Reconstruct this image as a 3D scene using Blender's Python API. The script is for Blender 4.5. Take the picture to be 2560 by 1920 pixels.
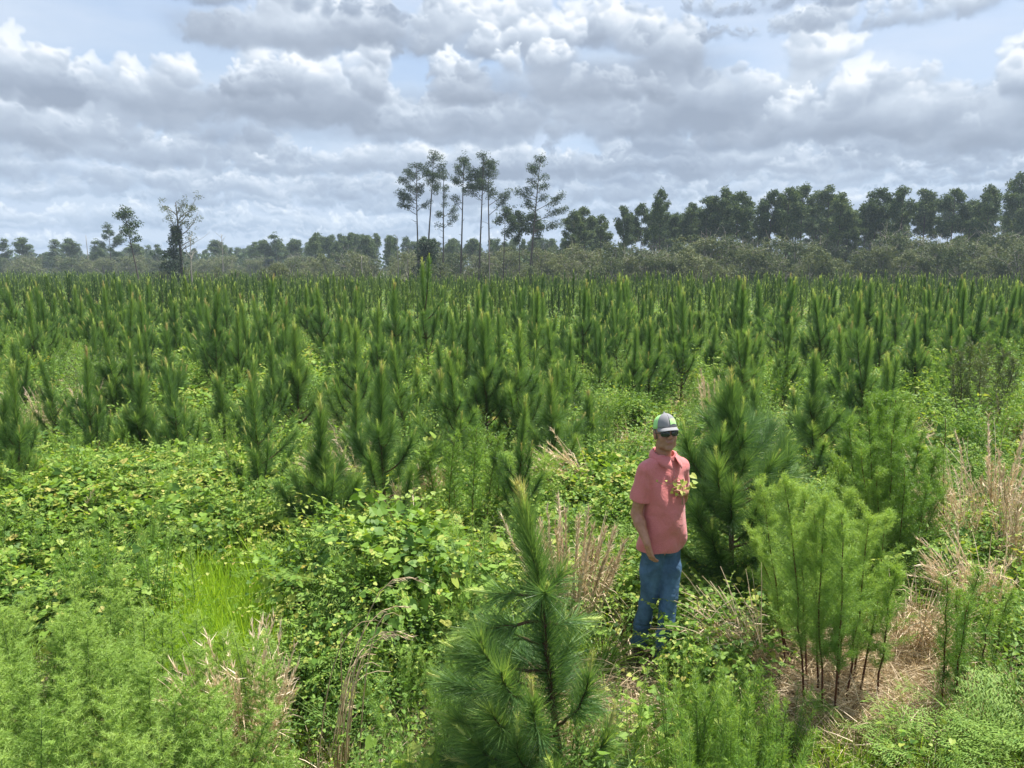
import bpy, math, random, time
import numpy as np
from mathutils import Vector, Matrix
T0 = time.time()
rad = math.radians
SC = bpy.context.scene
COL = SC.collection
for o in list(bpy.data.objects):
    bpy.data.objects.remove(o)

# ------------------------------------------------------------------ camera
CAM_H, PITCH, FPX = 2.85, rad(8.7), 1862.0
cam_d = bpy.data.cameras.new('camera')
cam = bpy.data.objects.new('camera', cam_d)
COL.objects.link(cam)
cam.location = (0, 0, CAM_H)
cam.rotation_euler = (rad(90) - PITCH, 0, 0)
cam_d.sensor_width = 36.0
cam_d.lens = 36.0 * FPX / 2560.0
cam_d.clip_start = 0.05
cam_d.clip_end = 5000
SC.camera = cam

# ------------------------------------------------------------------ light
SUN_EL, SUN_AZ = rad(66), rad(60)          # azimuth measured from +Y (view direction) towards +X
sun_dir = Vector((math.sin(SUN_AZ) * math.cos(SUN_EL), math.cos(SUN_AZ) * math.cos(SUN_EL), math.sin(SUN_EL)))
sun_d = bpy.data.lights.new('sun', 'SUN')
sun_d.energy = 5.0
sun_d.angle = rad(0.53)
sun_d.color = (1.0, 0.955, 0.88)
sun = bpy.data.objects.new('sun', sun_d)
COL.objects.link(sun)
sun.rotation_euler = (-sun_dir).to_track_quat('-Z', 'Y').to_euler()

SC.view_settings.view_transform = 'Standard'
SC.view_settings.look = 'None'
SC.view_settings.gamma = 1
SC.view_settings.use_curve_mapping = False
SC.view_settings.exposure = 0.95
SC.render.engine = 'CYCLES'
SC.cycles.max_bounces = 5
SC.cycles.diffuse_bounces = 3
SC.cycles.glossy_bounces = 1
SC.cycles.transmission_bounces = 2
SC.cycles.transparent_max_bounces = 4
SC.cycles.volume_bounces = 0
SC.cycles.caustics_reflective = False
SC.cycles.caustics_refractive = False
SC.cycles.use_denoising = True
SC.render.use_persistent_data = False

# ------------------------------------------------------------------ node helper
class NT:
    def __init__(self, tree):
        self.t = tree
    def new(self, typ, **kw):
        n = self.t.nodes.new(typ)
        for k, v in kw.items():
            setattr(n, k, v)
        return n
    def put(self, sock, v):
        if v is None:
            return
        if isinstance(v, bpy.types.NodeSocket):
            self.t.links.new(v, sock)
        else:
            if isinstance(v, (tuple, list)) and len(v) == 3 and sock.type == 'RGBA':
                v = (*v, 1)
            sock.default_value = v
    def m(self, op, a, b=None, c=None, clamp=False):
        n = self.new('ShaderNodeMath', operation=op, use_clamp=clamp)
        for i, v in enumerate((a, b, c)):
            self.put(n.inputs[i], v)
        return n.outputs[0]
    def mix(self, f, a, b, blend='MIX'):
        n = self.new('ShaderNodeMix', data_type='RGBA', blend_type=blend)
        self.put(n.inputs[0], f); self.put(n.inputs[6], a); self.put(n.inputs[7], b)
        return n.outputs[2]
    def mapr(self, v, a, b, c, d, interp='LINEAR'):
        n = self.new('ShaderNodeMapRange', interpolation_type=interp)
        for i, x in enumerate((v, a, b, c, d)):
            self.put(n.inputs[i], x)
        return n.outputs[0]
    def xyz(self, x, y, z):
        n = self.new('ShaderNodeCombineXYZ')
        for i, v in enumerate((x, y, z)):
            self.put(n.inputs[i], v)
        return n.outputs[0]
    def noise(self, vec, scale, detail=2, rough=0.5, dist=0, dim='3D', color=False):
        n = self.new('ShaderNodeTexNoise', noise_dimensions=dim)
        self.put(n.inputs['Vector'], vec)
        self.put(n.inputs['Scale'], scale); self.put(n.inputs['Detail'], detail)
        self.put(n.inputs['Roughness'], rough); self.put(n.inputs['Distortion'], dist)
        return n.outputs['Color' if color else 'Fac']
    def ramp(self, f, stops, interp='LINEAR'):
        n = self.new('ShaderNodeValToRGB')
        cr = n.color_ramp; cr.interpolation = interp
        while len(cr.elements) < len(stops):
            cr.elements.new(0.5)
        for e, (p, c) in zip(cr.elements, stops):
            e.position = p; e.color = (*c, 1)
        self.put(n.inputs[0], f)
        return n.outputs[0]

# ------------------------------------------------------------------ sky: clear air and banks of cumulus, nearest bank highest
def lin(*c):
    return tuple(((v / 255 + 0.055) / 1.055) ** 2.4 if v > 10 else v / 255 / 12.92 for v in c)

world = bpy.data.worlds.new('World')
SC.world = world
world.use_nodes = True
wt = world.node_tree
wt.nodes.clear()
W = NT(wt)
SKY_STRENGTH = 0.10
sky = W.new('ShaderNodeTexSky', sky_type='NISHITA')
sky.sun_disc = False
sky.sun_elevation = SUN_EL
sky.sun_rotation = SUN_AZ
sky.air_density = 1.2
sky.dust_density = 1.5
EXPO = 2 ** SC.view_settings.exposure
def cc(r, g, b):       # display colour of a cloud -> radiance in Background units
    return tuple(1.13 * v / (SKY_STRENGTH * EXPO) for v in lin(r, g, b))
tc = W.new('ShaderNodeTexCoord')
sep = W.new('ShaderNodeSeparateXYZ')
W.put(sep.inputs[0], tc.outputs['Generated'])
X_, Y_, Z_ = sep.outputs
az = W.m('ARCTAN2', X_, Y_)
hor = W.m('SQRT', W.m('ADD', W.m('MULTIPLY', X_, X_), W.m('MULTIPLY', Y_, Y_)))
el = W.m('DIVIDE', Z_, W.m('MAXIMUM', hor, 0.05))
# thin high veil over the blue
veil_n = W.noise(W.xyz(W.m('MULTIPLY', az, 1.2), W.m('MULTIPLY', el, 4.2), 3.7), 1.6, 5, 0.55)
veil = W.mapr(veil_n, 0.36, 0.60, 0.35, 0.97, 'SMOOTHSTEP')
base = W.mix(0.45, sky.outputs[0], cc(112, 150, 205))
base = W.mix(veil, base, cc(208, 221, 240))
# pale air low down
base = W.mix(W.mapr(el, 0.0, 0.22, 0.9, 0.0, 'SMOOTHSTEP'), base, cc(182, 200, 228))
col = base
def vnoise2(x, y, seed):
    """value noise on arrays"""
    xi = np.floor(x).astype(np.int64); yi = np.floor(y).astype(np.int64)
    fx = x - xi; fy = y - yi
    fx = fx * fx * (3 - 2 * fx); fy = fy * fy * (3 - 2 * fy)
    def h(a, b):
        n = (a * 374761393 + b * 668265263 + seed * 974634777) & 0x7fffffff
        n = (n ^ (n >> 13)) * 1274126177 & 0x7fffffff
        return ((n ^ (n >> 16)) & 0xffff) / 65535.0
    return (h(xi, yi) * (1 - fx) + h(xi + 1, yi) * fx) * (1 - fy) + (h(xi, yi + 1) * (1 - fx) + h(xi + 1, yi + 1) * fx) * fy
def fbm2(x, y, seed, octs=4, rough=0.5):
    s = 0; a = 1; t = 0
    for o in range(octs):
        s = s + a * vnoise2(x * 2 ** o + 7.3 * o, y * 2 ** o - 3.1 * o, seed + o); t += a; a *= rough
    return s / t - 0.5
def azel(px, py):
    x, y, z = (px - 1280) / FPX, 1.0, (960 - py) / FPX
    c, s_ = math.cos(PITCH), math.sin(PITCH)
    y, z = y * c + z * s_, z * c - y * s_
    return math.atan2(x, y), z / math.hypot(x, y)
LSUN = np.array([0.30, 0.88, 0.10]); LSUN /= np.linalg.norm(LSUN)
def cloud_map(az0, az1, el1, ppr, wide):
    """alpha, brightness and distance haze of the clouds over [az0,az1] x [0,el1]"""
    Wp = int((az1 - az0) * ppr); Hp = int(el1 * ppr)
    A = np.zeros((Hp, Wp), np.float32); B = np.zeros((Hp, Wp), np.float32); D = np.ones((Hp, Wp), np.float32)
    R = random.Random(5 if not wide else 11)
    def cloud(az, base, hw, h, dist, dens=1.0, opac=0.97):
        sp = []
        n = max(3, int(hw / h * 7 * dens))
        for k in range(n):
            u = R.uniform(-1, 1)
            top = h * (1 - abs(u) ** 2.2) ** 0.6 * R.uniform(0.6, 1.05)
            r = h * R.uniform(0.20, 0.38) * (0.5 + 0.5 * (1 - abs(u)))
            yc = R.uniform(r * 0.35, max(r * 0.5, top - r * 0.8))
            z = R.uniform(-1, 1) * h
            sp.append((z, u * hw, yc, r, 0))
            for c in range(4):
                t = R.gauss(0, 1.0)
                x2 = u * hw + math.sin(t) * r * 0.85; y2 = yc + math.cos(t) * r * 0.8; r2 = r * R.uniform(0.3, 0.8)
                z2 = z + R.uniform(-.6, .6) * r
                sp.append((z2, x2, y2, r2, 1))
                for g in range(3):
                    t = R.gauss(0, 1.1)
                    r3 = r2 * R.uniform(0.25, 0.55)
                    sp.append((z2 + R.uniform(-.5, .7) * r2, x2 + math.sin(t) * r2 * 0.9, y2 + math.cos(t) * r2 * 0.85, r3, 2))
        for k in range(int(6 * dens) + 3):                       # broad dark base
            u = R.uniform(-.85, .85)
            sp.append((R.uniform(-.6, 1.2) * h, u * hw, R.uniform(0.10, 0.3) * h, h * R.uniform(.22, .34), 3))
        sp.sort()
        for z, x, y, r, lv in sp:
            if y < -r * 0.3: continue
            px, py, pr = (az + x - az0) * ppr, (base + y) * ppr, r * ppr
            if pr < 0.8: continue
            wx = 2.6 if lv == 3 else 1.0
            x0, x1 = max(0, int(px - pr * wx)), min(Wp, int(px + pr * wx) + 2)
            y0, y1 = max(0, int(py - pr)), min(Hp, int(py + pr) + 2)
            if x1 <= x0 or y1 <= y0: continue
            gx = (np.arange(x0, x1)[None, :] - px) / (pr * wx)
            gy = (np.arange(y0, y1)[:, None] - py) / pr
            rr = gx * gx + gy * gy
            inside = np.clip(1 - rr, 0, 1)
            nz = np.sqrt(inside)
            soft = 1.3 if lv == 3 else max(min(1.0, 8 / pr), .42) * (1.0 if lv else 1.6)
            al = np.clip(inside / max(soft * 1.3, 0.35), 0, 1)
            al = al * al * (3 - 2 * al)
            yy = (np.arange(y0, y1)[:, None]) / ppr - base          # height above the flat base
            al = al * np.clip((yy / h + 0.10) / 0.16, 0, 1)
            lit = np.clip(0.5 + 0.5 * (gx * LSUN[0] + gy * LSUN[1] + nz * LSUN[2]), 0, 1)
            hh = np.clip(yy / h, 0, 1.1)
            b = -0.02 + 0.72 * lit ** 1.8 * (0.18 + 0.95 * hh) + 0.30 * hh
            al = al * (opac if lv == 0 else opac * 0.8)
            a_ = A[y0:y1, x0:x1]; b_ = B[y0:y1, x0:x1]; d_ = D[y0:y1, x0:x1]
            b_[:] = b_ * (1 - al) + b * al; d_[:] = d_ * (1 - al) + dist * al; a_[:] = a_ * (1 - al) + al
    banks = [(0.012, .012, 60), (0.028, .018, 60), (0.048, .024, 50), (0.070, .030, 44), (0.096, .038, 36), (0.128, .052, 28), (0.170, .075, 12)]
    for i, (b, h, n) in enumerate(banks):
        d = 1.0 - i / 6.8
        n = int(n * (az1 - az0) / 1.6)
        for k in range(n):
            hh = h * R.uniform(0.5, 1.3)
            cloud(R.uniform(az0, az1), b + R.uniform(-.3, .3) * h, hh * R.uniform(1.8, 5.5), hh, d, 0.8, 0.62 + 0.3 * (1 - d))
        if not wide:
            for (hx, hy, hw, h_) in {4: ((2150, 450, 330, 70), (640, 440, 330, 110), (1750, 430, 190, 60), (1290, 420, 150, 50)),
                                     5: ((1020, 360, 360, 150), (100, 400, 380, 170), (1850, 370, 460, 130), (2490, 370, 280, 120), (1450, 345, 280, 130))}.get(i, ()):
                a0, e0 = azel(hx, hy)
                cloud(a0, e0, hw / FPX, azel(hx, hy - h_)[1] - e0, d)
    big = []
    if not wide:
        big = [(250, 345, 330, 190, .18), (60, 360, 200, 170, .15), (2440, 340, 300, 270, .14), (1560, 310, 260, 190, .12), (1900, 330, 300, 290, .1), (2150, 350, 220, 200, .08), (500, 310, 400, 270, .06), (760, 300, 220, 190, .05),
               (930, 150, 420, 230, .05), (1300, 130, 420, 220, .05), (1490, 240, 330, 290, .04), (1150, 265, 520, 190, 0), (800, 120, 230, 190, 0), (2300, 60, 500, 120, .1), (560, 20, 380, 130, .15), (1950, 30, 300, 90, .12),
               (-500, 330, 400, 280, .1), (-300, 200, 300, 280, .1), (3000, 330, 400, 280, .1), (3200, 150, 300, 280, .1), (900, -160, 500, 200, .1), (2100, -180, 500, 200, .1)]
    else:
        for k in range(110):
            big.append((None, R.uniform(az0, az1), R.uniform(0.16, el1), R.uniform(.15, .4), R.uniform(.1, .22)))
    for t in big:
        if t[0] is None:
            cloud(t[1], t[2], t[3], t[4], 0.08)
        else:
            a0, e0 = azel(t[0], t[1])
            cloud(a0, e0, t[2] / FPX, azel(t[0], t[1] - t[3])[1] - e0, t[4], 1.1)
    # ragged edges: everything is drawn through a small turbulent offset
    yy, xx = np.mgrid[0:Hp, 0:Wp].astype(np.float32)
    k = 1000.0 / ppr
    s1 = 1 / 46.0 * k
    ox = fbm2(xx * s1, yy * s1, 3, 5, 0.62) * 27 / k; oy = fbm2(xx * s1, yy * s1, 31, 5, 0.62) * 23 / k
    xs = np.clip(xx + ox, 0, Wp - 1.01); ys = np.clip(yy + oy, 0, Hp - 1.01)
    xi = xs.astype(int); yi = ys.astype(int); fx = xs - xi; fy = ys - yi
    def samp(M):
        return (M[yi, xi] * (1 - fx) + M[yi, xi + 1] * fx) * (1 - fy) + (M[yi + 1, xi] * (1 - fx) + M[yi + 1, xi + 1] * fx) * fy
    A2, B2, D2 = samp(A), samp(B), samp(D)
    tex = fbm2(xx / 130 * k, yy / 62 * k, 77, 5, 0.58)
    B2 = B2 / np.maximum(A2, 0.05)
    B2 = np.clip(B2 + tex * 0.40, 0, 1)
    # thin grey sheets between the heaps
    sheet = np.clip((fbm2(xx / 230 * k, yy / 52 * k, 55, 5, 0.55) + 0.22) * 3.0, 0, 1) * np.clip(1.3 - yy / 330 * k, 0.25, 1) * 0.85
    B2 = (B2 * A2 + (1 - A2) * sheet * 0.38) / np.maximum(A2 + (1 - A2) * sheet, 1e-3)
    A2 = A2 + (1 - A2) * sheet
    return A2, B2, D2

def cloud_image(name, az0, az1, el1, ppr, wide):
    A, B, D = cloud_map(az0, az1, el1, ppr, wide)
    B = np.clip((B - 0.05) * 1.45 + .12, 0, 1)
    h, w = A.shape
    px = np.ones((h, w, 4), np.float32)
    px[..., 0] = A; px[..., 1] = B; px[..., 2] = D
    im = bpy.data.images.new(name, w, h, alpha=False, float_buffer=True, is_data=True)
    im.pixels.foreach_set(px.ravel())
    im.pack()
    t = W.new('ShaderNodeTexImage', extension='EXTEND', interpolation='Linear')
    t.image = im
    W.put(t.inputs[0], W.xyz(W.mapr(az, az0, az1, 0, 1), W.mapr(el, 0, el1, 0, 1), 0.0))
    s_ = W.new('ShaderNodeSeparateColor')
    W.put(s_.inputs[0], t.outputs[0])
    return s_.outputs
MAPS = [cloud_image('cloud_field_around', -math.pi, math.pi, 1.2, 200, True), cloud_image('cloud_field_ahead', -0.8, 0.8, 0.43, 1000, False)]
inview = W.m('MULTIPLY', W.mapr(W.m('ABSOLUTE', az), 0.70, 0.79, 1, 0, 'SMOOTHSTEP'), W.mapr(el, 0.375, 0.42, 1, 0, 'SMOOTHSTEP'))
for k, (mp, msk) in enumerate(zip(MAPS, (W.m('SUBTRACT', 1.0, inview), inview))):
    near_c = W.ramp(mp[1], [(0.0, cc(146, 158, 176)), (0.28, cc(172, 184, 201)), (0.55, cc(204, 215, 229)), (0.80, cc(243, 247, 252))])
    far_c = W.ramp(mp[1], [(0.0, cc(158, 178, 206)), (0.35, cc(176, 195, 219)), (0.65, cc(200, 215, 233)), (0.9, cc(226, 236, 247))])
    col = W.mix(W.m('MULTIPLY', mp[0], msk), col, W.mix(mp[2], near_c, far_c))
# below the horizon: the same pale air
col = W.mix(W.mapr(el, -0.02, 0.012, 1, 0), col, cc(176, 192, 215))
bg = W.new('ShaderNodeBackground')
W.put(bg.inputs[0], col); bg.inputs[1].default_value = SKY_STRENGTH
wo = W.new('ShaderNodeOutputWorld')
W.t.links.new(bg.outputs[0], wo.inputs[0])
world.cycles.sampling_method = 'MANUAL'
world.cycles.sample_map_resolution = 512

# ------------------------------------------------------------------ materials
def mat(name, shader):
    m = bpy.data.materials.new(name)
    m.use_nodes = True
    t = m.node_tree; t.nodes.clear()
    n = NT(t)
    out = n.new('ShaderNodeOutputMaterial')
    t.links.new(shader(n), out.inputs[0])
    return m
def principled(n, colr, rough=0.6, spec=0.3, bump=None, metallic=0.0, sheen=0.0):
    b = n.new('ShaderNodeBsdfPrincipled')
    n.put(b.inputs['Base Color'], colr); n.put(b.inputs['Roughness'], rough)
    n.put(b.inputs['Specular IOR Level'], spec); n.put(b.inputs['Metallic'], metallic)
    if sheen: n.put(b.inputs['Sheen Weight'], sheen)
    if bump is not None: n.put(b.inputs['Normal'], bump)
    return b.outputs[0]
def leaf_mat(name, stops, trans=0.35, rough=0.5, spec=0.35, var=0.25, tscale=(1.25, 1.15, 0.5)):
    """leaves: colour picked per leaf by the 'tint' attribute, drifting a little from plant to plant; light shines through"""
    stops = [(p, (min(1, c[0] * 1.13), c[1], c[2] * 1.05)) for p, c in stops]
    def sh(n):
        at = n.new('ShaderNodeAttribute', attribute_name='tint')
        oi = n.new('ShaderNodeObjectInfo')
        f = n.m('ADD', at.outputs['Fac'], n.m('MULTIPLY', n.m('SUBTRACT', oi.outputs['Random'], 0.5), var), clamp=True)
        c = n.ramp(f, stops)
        tn = n.new('ShaderNodeMix', data_type='RGBA', blend_type='MULTIPLY')
        n.put(tn.inputs[0], 1.0); n.put(tn.inputs[6], c); n.put(tn.inputs[7], tscale)
        p = principled(n, c, rough, spec)
        tr = n.new('ShaderNodeBsdfTranslucent')
        n.put(tr.inputs[0], tn.outputs[2])
        mx = n.new('ShaderNodeMixShader')
        n.put(mx.inputs[0], trans); n.put(mx.inputs[1], p); n.put(mx.inputs[2], tr.outputs[0])
        return mx.outputs[0]
    return mat(name, sh)
def bark_mat(name, c1, c2, scale=30):
    def sh(n):
        t = n.new('ShaderNodeTexCoord')
        nz = n.noise(t.outputs['Object'], scale, 4, 0.6)
        return principled(n, n.mix(nz, c1, c2), 0.85, 0.15)
    return mat(name, sh)
M = {}
M['needle'] = leaf_mat('pine_needles', [(0, (.048, .125, .042)), (.4, (.105, .240, .076)), (.75, (.195, .365, .105)), (1, (.32, .49, .14))], 0.42, 0.42, 0.4, 0.30)
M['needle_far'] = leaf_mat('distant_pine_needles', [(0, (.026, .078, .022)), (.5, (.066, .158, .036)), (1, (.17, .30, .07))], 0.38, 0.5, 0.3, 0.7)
M['candle'] = leaf_mat('pine_candle', [(0, (.34, .24, .13)), (.4, (.42, .44, .18)), (1, (.46, .66, .18))], 0.3, 0.6, 0.2, 0.3)
M['pine_bark'] = bark_mat('young_pine_bark', (.045, .030, .020), (.16, .095, .055), 60)
M['old_bark'] = bark_mat('old_pine_bark', (.05, .042, .038), (.13, .105, .085), 3)
M['dead_wood'] = bark_mat('bleached_wood', (.20, .18, .15), (.42, .38, .33), 12)
M['crown_pine'] = leaf_mat('tall_pine_foliage', [(0, (.032, .068, .030)), (.5, (.070, .132, .052)), (1, (.16, .23, .08))], 0.2, 0.6, 0.2, 0.3)
M['lone_crown'] = leaf_mat('lone_pine_foliage', [(0, (.018, .042, .018)), (.6, (.040, .085, .030)), (1, (.10, .16, .05))], 0.2, 0.6, 0.2, 0.2)
M['creeper'] = leaf_mat('dark_creeper_leaves', [(0, (.008, .024, .010)), (.7, (.020, .055, .016)), (1, (.06, .12, .03))], 0.15, 0.5, 0.3, 0.2)
M['crown_broad'] = leaf_mat('broadleaf_foliage', [(0, (.040, .070, .028)), (.5, (.085, .125, .05)), (1, (.16, .20, .09))], 0.25, 0.6, 0.2, 0.4)
M['crown_grey'] = leaf_mat('greyish_thicket_foliage', [(0, (.048, .088, .034)), (.5, (.100, .150, .060)), (1, (.21, .26, .12))], 0.2, 0.6, 0.2, 0.6)
M['vine'] = leaf_mat('vine_leaves', [(0, (.055, .140, .027)), (.30, (.115, .250, .040)), (.65, (.22, .40, .062)), (.92, (.40, .50, .11)), (1, (.42, .42, .12))], 0.40, 0.52, 0.25, 0.22)
M['shrub'] = leaf_mat('shrub_leaves', [(0, (.06, .15, .032)), (.5, (.14, .29, .055)), (.9, (.26, .43, .085)), (1, (.36, .47, .14))], 0.38, 0.52, 0.25, 0.40)
M['grey_shrub'] = leaf_mat('dull_shrub_leaves', [(0, (.06, .10, .045)), (1, (.15, .21, .09))], 0.25, 0.5, 0.3, 0.3)
M['fennel'] = leaf_mat('feathery_leaves', [(0, (.13, .28, .055)), (.6, (.26, .46, .10)), (1, (.38, .58, .15))], 0.40, 0.5, 0.3, 0.25)
M['rod'] = leaf_mat('narrow_leaves', [(0, (.07, .18, .03)), (.6, (.15, .32, .05)), (1, (.28, .47, .09))], 0.38, 0.45, 0.4, 0.3)
M['fern'] = leaf_mat('fern_fronds', [(0, (.10, .23, .045)), (1, (.26, .43, .09))], 0.38, 0.55, 0.2, 0.3)
M['grass'] = leaf_mat('green_grass', [(0, (.08, .20, .03)), (.5, (.19, .37, .045)), (1, (.36, .54, .08))], 0.42, 0.42, 0.4, 0.3)
M['bright_grass'] = leaf_mat('lime_grass', [(0, (.16, .36, .03)), (1, (.38, .62, .07))], 0.45, 0.42, 0.4, 0.15)
M['straw'] = leaf_mat('dry_straw', [(0, (.17, .135, .07)), (.4, (.44, .39, .22)), (1, (.80, .75, .53))], 0.2, 0.6, 0.25, 0.3, (1.1, 1.0, .8))
M['stem'] = bark_mat('green_stem', (.10, .17, .05), (.17, .24, .07), 20)
M['red_stem'] = bark_mat('red_brown_stem', (.045, .022, .015), (.15, .055, .03), 9)

def ground_shader(n):
    t = n.new('ShaderNodeTexCoord')
    a = n.noise(t.outputs['Object'], 0.35, 3, .5)
    b = n.noise(t.outputs['Object'], 9, 5, .65)
    c = n.mix(n.mapr(b, .35, .65, 0, 1), (.045, .035, .022), (.17, .14, .085))
    c = n.mix(n.mapr(a, .42, .56, 0, .8), c, (.06, .11, .03))
    bm = n.new('ShaderNodeBump'); n.put(bm.inputs['Strength'], .8); n.put(bm.inputs['Distance'], .03); n.put(bm.inputs['Height'], b)
    return principled(n, c, .95, .1, bm.outputs[0])
M['ground'] = mat('leaf_littered_soil', ground_shader)

# ------------------------------------------------------------------ geometry helpers (numpy)
RNG = np.random.default_rng(7)
def unit(v):
    return v / np.maximum(np.linalg.norm(v, axis=-1, keepdims=True), 1e-9)
def lerp(a, b, t):
    return a + (b - a) * t
class Geo:
    def __init__(self):
        self.v, self.f, self.m, self.t, self.s, self.n = [], [], [], [], [], 0
    def add(self, v, f, mat_i=0, tint=0.5, smooth=False):
        v = np.asarray(v, float).reshape(-1, 3); f = np.asarray(f, np.int64).reshape(-1, 3)
        self.v.append(v); self.f.append(f + self.n); self.n += len(v)
        self.m.append(np.full(len(f), mat_i)); self.t.append(np.broadcast_to(np.asarray(tint, float), (len(f),)).copy())
        self.s.append(np.full(len(f), smooth))
        return self
    def blades(self, P, D, L, Wd, droop=0.0, segs=1, tint=0.5, mat_i=0, rng=None, flat=False):
        """thin tapering blades from P along D, sagging by droop (fraction of length)"""
        rng = rng or RNG
        P = np.asarray(P, float); n = len(P)
        D = unit(np.asarray(D, float)); L = np.broadcast_to(np.asarray(L, float), (n,))[:, None]; Wd = np.broadcast_to(np.asarray(Wd, float), (n,))[:, None]
        dr = np.broadcast_to(np.asarray(droop, float), (n,))[:, None]
        if flat:
            side = unit(np.cross(D, [0, 0, 1.0]) + 1e-6)
        else:
            side = unit(np.cross(D, rng.normal(size=(n, 3))))
        tint = np.broadcast_to(np.asarray(tint, float), (n,))
        cen = []
        for i in range(segs + 1):
            t = i / segs
            c = P + D * L * t
            c[:, 2:3] -= dr * L * t * t
            cen.append(c)
        rows = []
        for i in range(segs):
            t = i / segs
            w = Wd * (1 - 0.55 * t) * 0.5 if segs > 1 else Wd * 0.5
            rows.append(cen[i] - side * w); rows.append(cen[i] + side * w)
        rows.append(cen[-1])
        k = len(rows)
        V = np.stack(rows, 1).reshape(-1, 3)
        fl = []
        for i in range(segs - 1):
            a = 2 * i
            fl += [(a, a + 1, a + 3), (a, a + 3, a + 2)]
        a = 2 * (segs - 1)
        fl.append((a, a + 1, k - 1))
        F = (np.arange(n)[:, None, None] * k + np.array(fl)[None]).reshape(-1, 3)
        return self.add(V, F, mat_i, np.repeat(tint, len(fl)))
    def stamp(self, tv, tf, P, R, S, tint=0.5, mat_i=0):
        """template mesh at each P, turned by R (n,3,3), scaled by S"""
        n = len(P); tv = np.asarray(tv, float); tf = np.asarray(tf)
        S = np.broadcast_to(np.asarray(S, float), (n,))[:, None, None]
        V = np.einsum('nij,kj->nki', R, tv) * S + np.asarray(P)[:, None, :]
        F = (np.arange(n)[:, None, None] * len(tv) + tf[None]).reshape(-1, 3)
        tint = np.repeat(np.broadcast_to(np.asarray(tint, float), (n,)), len(tf))
        return self.add(V.reshape(-1, 3), F, mat_i, tint)
    def tube(self, pts, radii, sides=6, mat_i=0, tint=0.5, cap=True, smooth=True):
        pts = np.asarray(pts, float); n = len(pts)
        radii = np.broadcast_to(np.asarray(radii, float), (n,))
        tan = unit(np.gradient(pts, axis=0))
        ref = np.array([0, 0, 1.0]) if abs(tan[0, 2]) < 0.9 else np.array([1.0, 0, 0])
        u = unit(np.cross(tan, ref)); w = np.cross(tan, u)
        a = np.arange(sides) * 2 * math.pi / sides
        V = pts[:, None] + (u[:, None] * np.cos(a)[None, :, None] + w[:, None] * np.sin(a)[None, :, None]) * radii[:, None, None]
        V = V.reshape(-1, 3); F = []
        for i in range(n - 1):
            for j in range(sides):
                a0 = i * sides + j; a1 = i * sides + (j + 1) % sides
                F += [(a0, a1, a1 + sides), (a0, a1 + sides, a0 + sides)]
        if cap:
            for j in range(1, sides - 1):
                F.append(((n - 1) * sides, (n - 1) * sides + j, (n - 1) * sides + j + 1))
        return self.add(V, F, mat_i, tint, smooth)
    def merge(self, other, moff=0):
        for v, f, m_, t, s in zip(other.v, other.f, other.m, other.t, other.s):
            pass
        V = np.concatenate(other.v); F = np.concatenate(other.f)
        self.v.append(V); self.f.append(F + self.n); self.n += len(V)
        self.m.append(np.concatenate(other.m) + moff); self.t.append(np.concatenate(other.t)); self.s.append(np.concatenate(other.s))
        return self
    def mesh(self, name, mats, origin=None):
        V = np.concatenate(self.v); F = np.concatenate(self.f)
        if origin is not None:
            V = V - np.asarray(origin)
        me = bpy.data.meshes.new(name)
        me.vertices.add(len(V)); me.vertices.foreach_set('co', V.astype(np.float32).ravel())
        me.loops.add(len(F) * 3); me.loops.foreach_set('vertex_index', F.astype(np.int32).ravel())
        me.polygons.add(len(F)); me.polygons.foreach_set('loop_start', (np.arange(len(F)) * 3).astype(np.int32))
        me.polygons.foreach_set('material_index', np.concatenate(self.m).astype(np.int32))
        me.polygons.foreach_set('use_smooth', np.concatenate(self.s).astype(bool))
        at = me.attributes.new('tint', 'FLOAT', 'FACE')
        at.data.foreach_set('value', np.concatenate(self.t).astype(np.float32))
        for m_ in mats:
            me.materials.append(M[m_] if isinstance(m_, str) else m_)
        me.update(calc_edges=True)
        return me
def rotz(a):
    a = np.asarray(a, float); c, s = np.cos(a), np.sin(a); z = np.zeros_like(c); o = np.ones_like(c)
    return np.stack([np.stack([c, -s, z], -1), np.stack([s, c, z], -1), np.stack([z, z, o], -1)], -2)
def frame_from(nrm, up):
    """rotation whose z axis is nrm and whose y axis leans to up"""
    z = unit(nrm); x = unit(np.cross(up, z) + 1e-6); y = np.cross(z, x)
    return np.stack([x, y, z], -1)

# ------------------------------------------------------------------ objects
def tag(o, label=None, cat=None, group=None, kind=None):
    if label: o['label'] = label
    if cat: o['category'] = cat
    if group: o['group'] = group
    if kind: o['kind'] = kind
    return o
def obj(name, me, parent=None, loc=(0, 0, 0), rz=0.0, sc=1.0):
    o = bpy.data.objects.new(name, me)
    COL.objects.link(o)
    o.location = loc; o.rotation_euler = (0, 0, rz)
    o.scale = (sc, sc, sc) if not isinstance(sc, tuple) else sc
    if parent is not None: o.parent = parent
    return o
def empty(name, loc=(0, 0, 0), rz=0.0, sc=1.0):
    o = bpy.data.objects.new(name, None)
    COL.objects.link(o); o.empty_display_size = 0.1
    o.location = loc; o.rotation_euler = (0, 0, rz)
    o.scale = (sc, sc, sc) if not isinstance(sc, tuple) else sc
    return o
def copy_tree(o, parent=None):
    c = o.copy(); COL.objects.link(c); c.parent = parent
    for ch in list(o.children):
        copy_tree(ch, c)
    return c
def ray(px, py):
    x, y, z = (px - 1280) / FPX, 1.0, (960 - py) / FPX
    c, s_ = math.cos(PITCH), math.sin(PITCH)
    return np.array([x, y * c + z * s_, z * c - y * s_])
def at(px, py, z=0.0):
    """the point of the place at height z that the photograph shows at (px, py)"""
    r = ray(px, py)
    return np.array([0, 0, CAM_H]) + r * ((z - CAM_H) / r[2])
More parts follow.
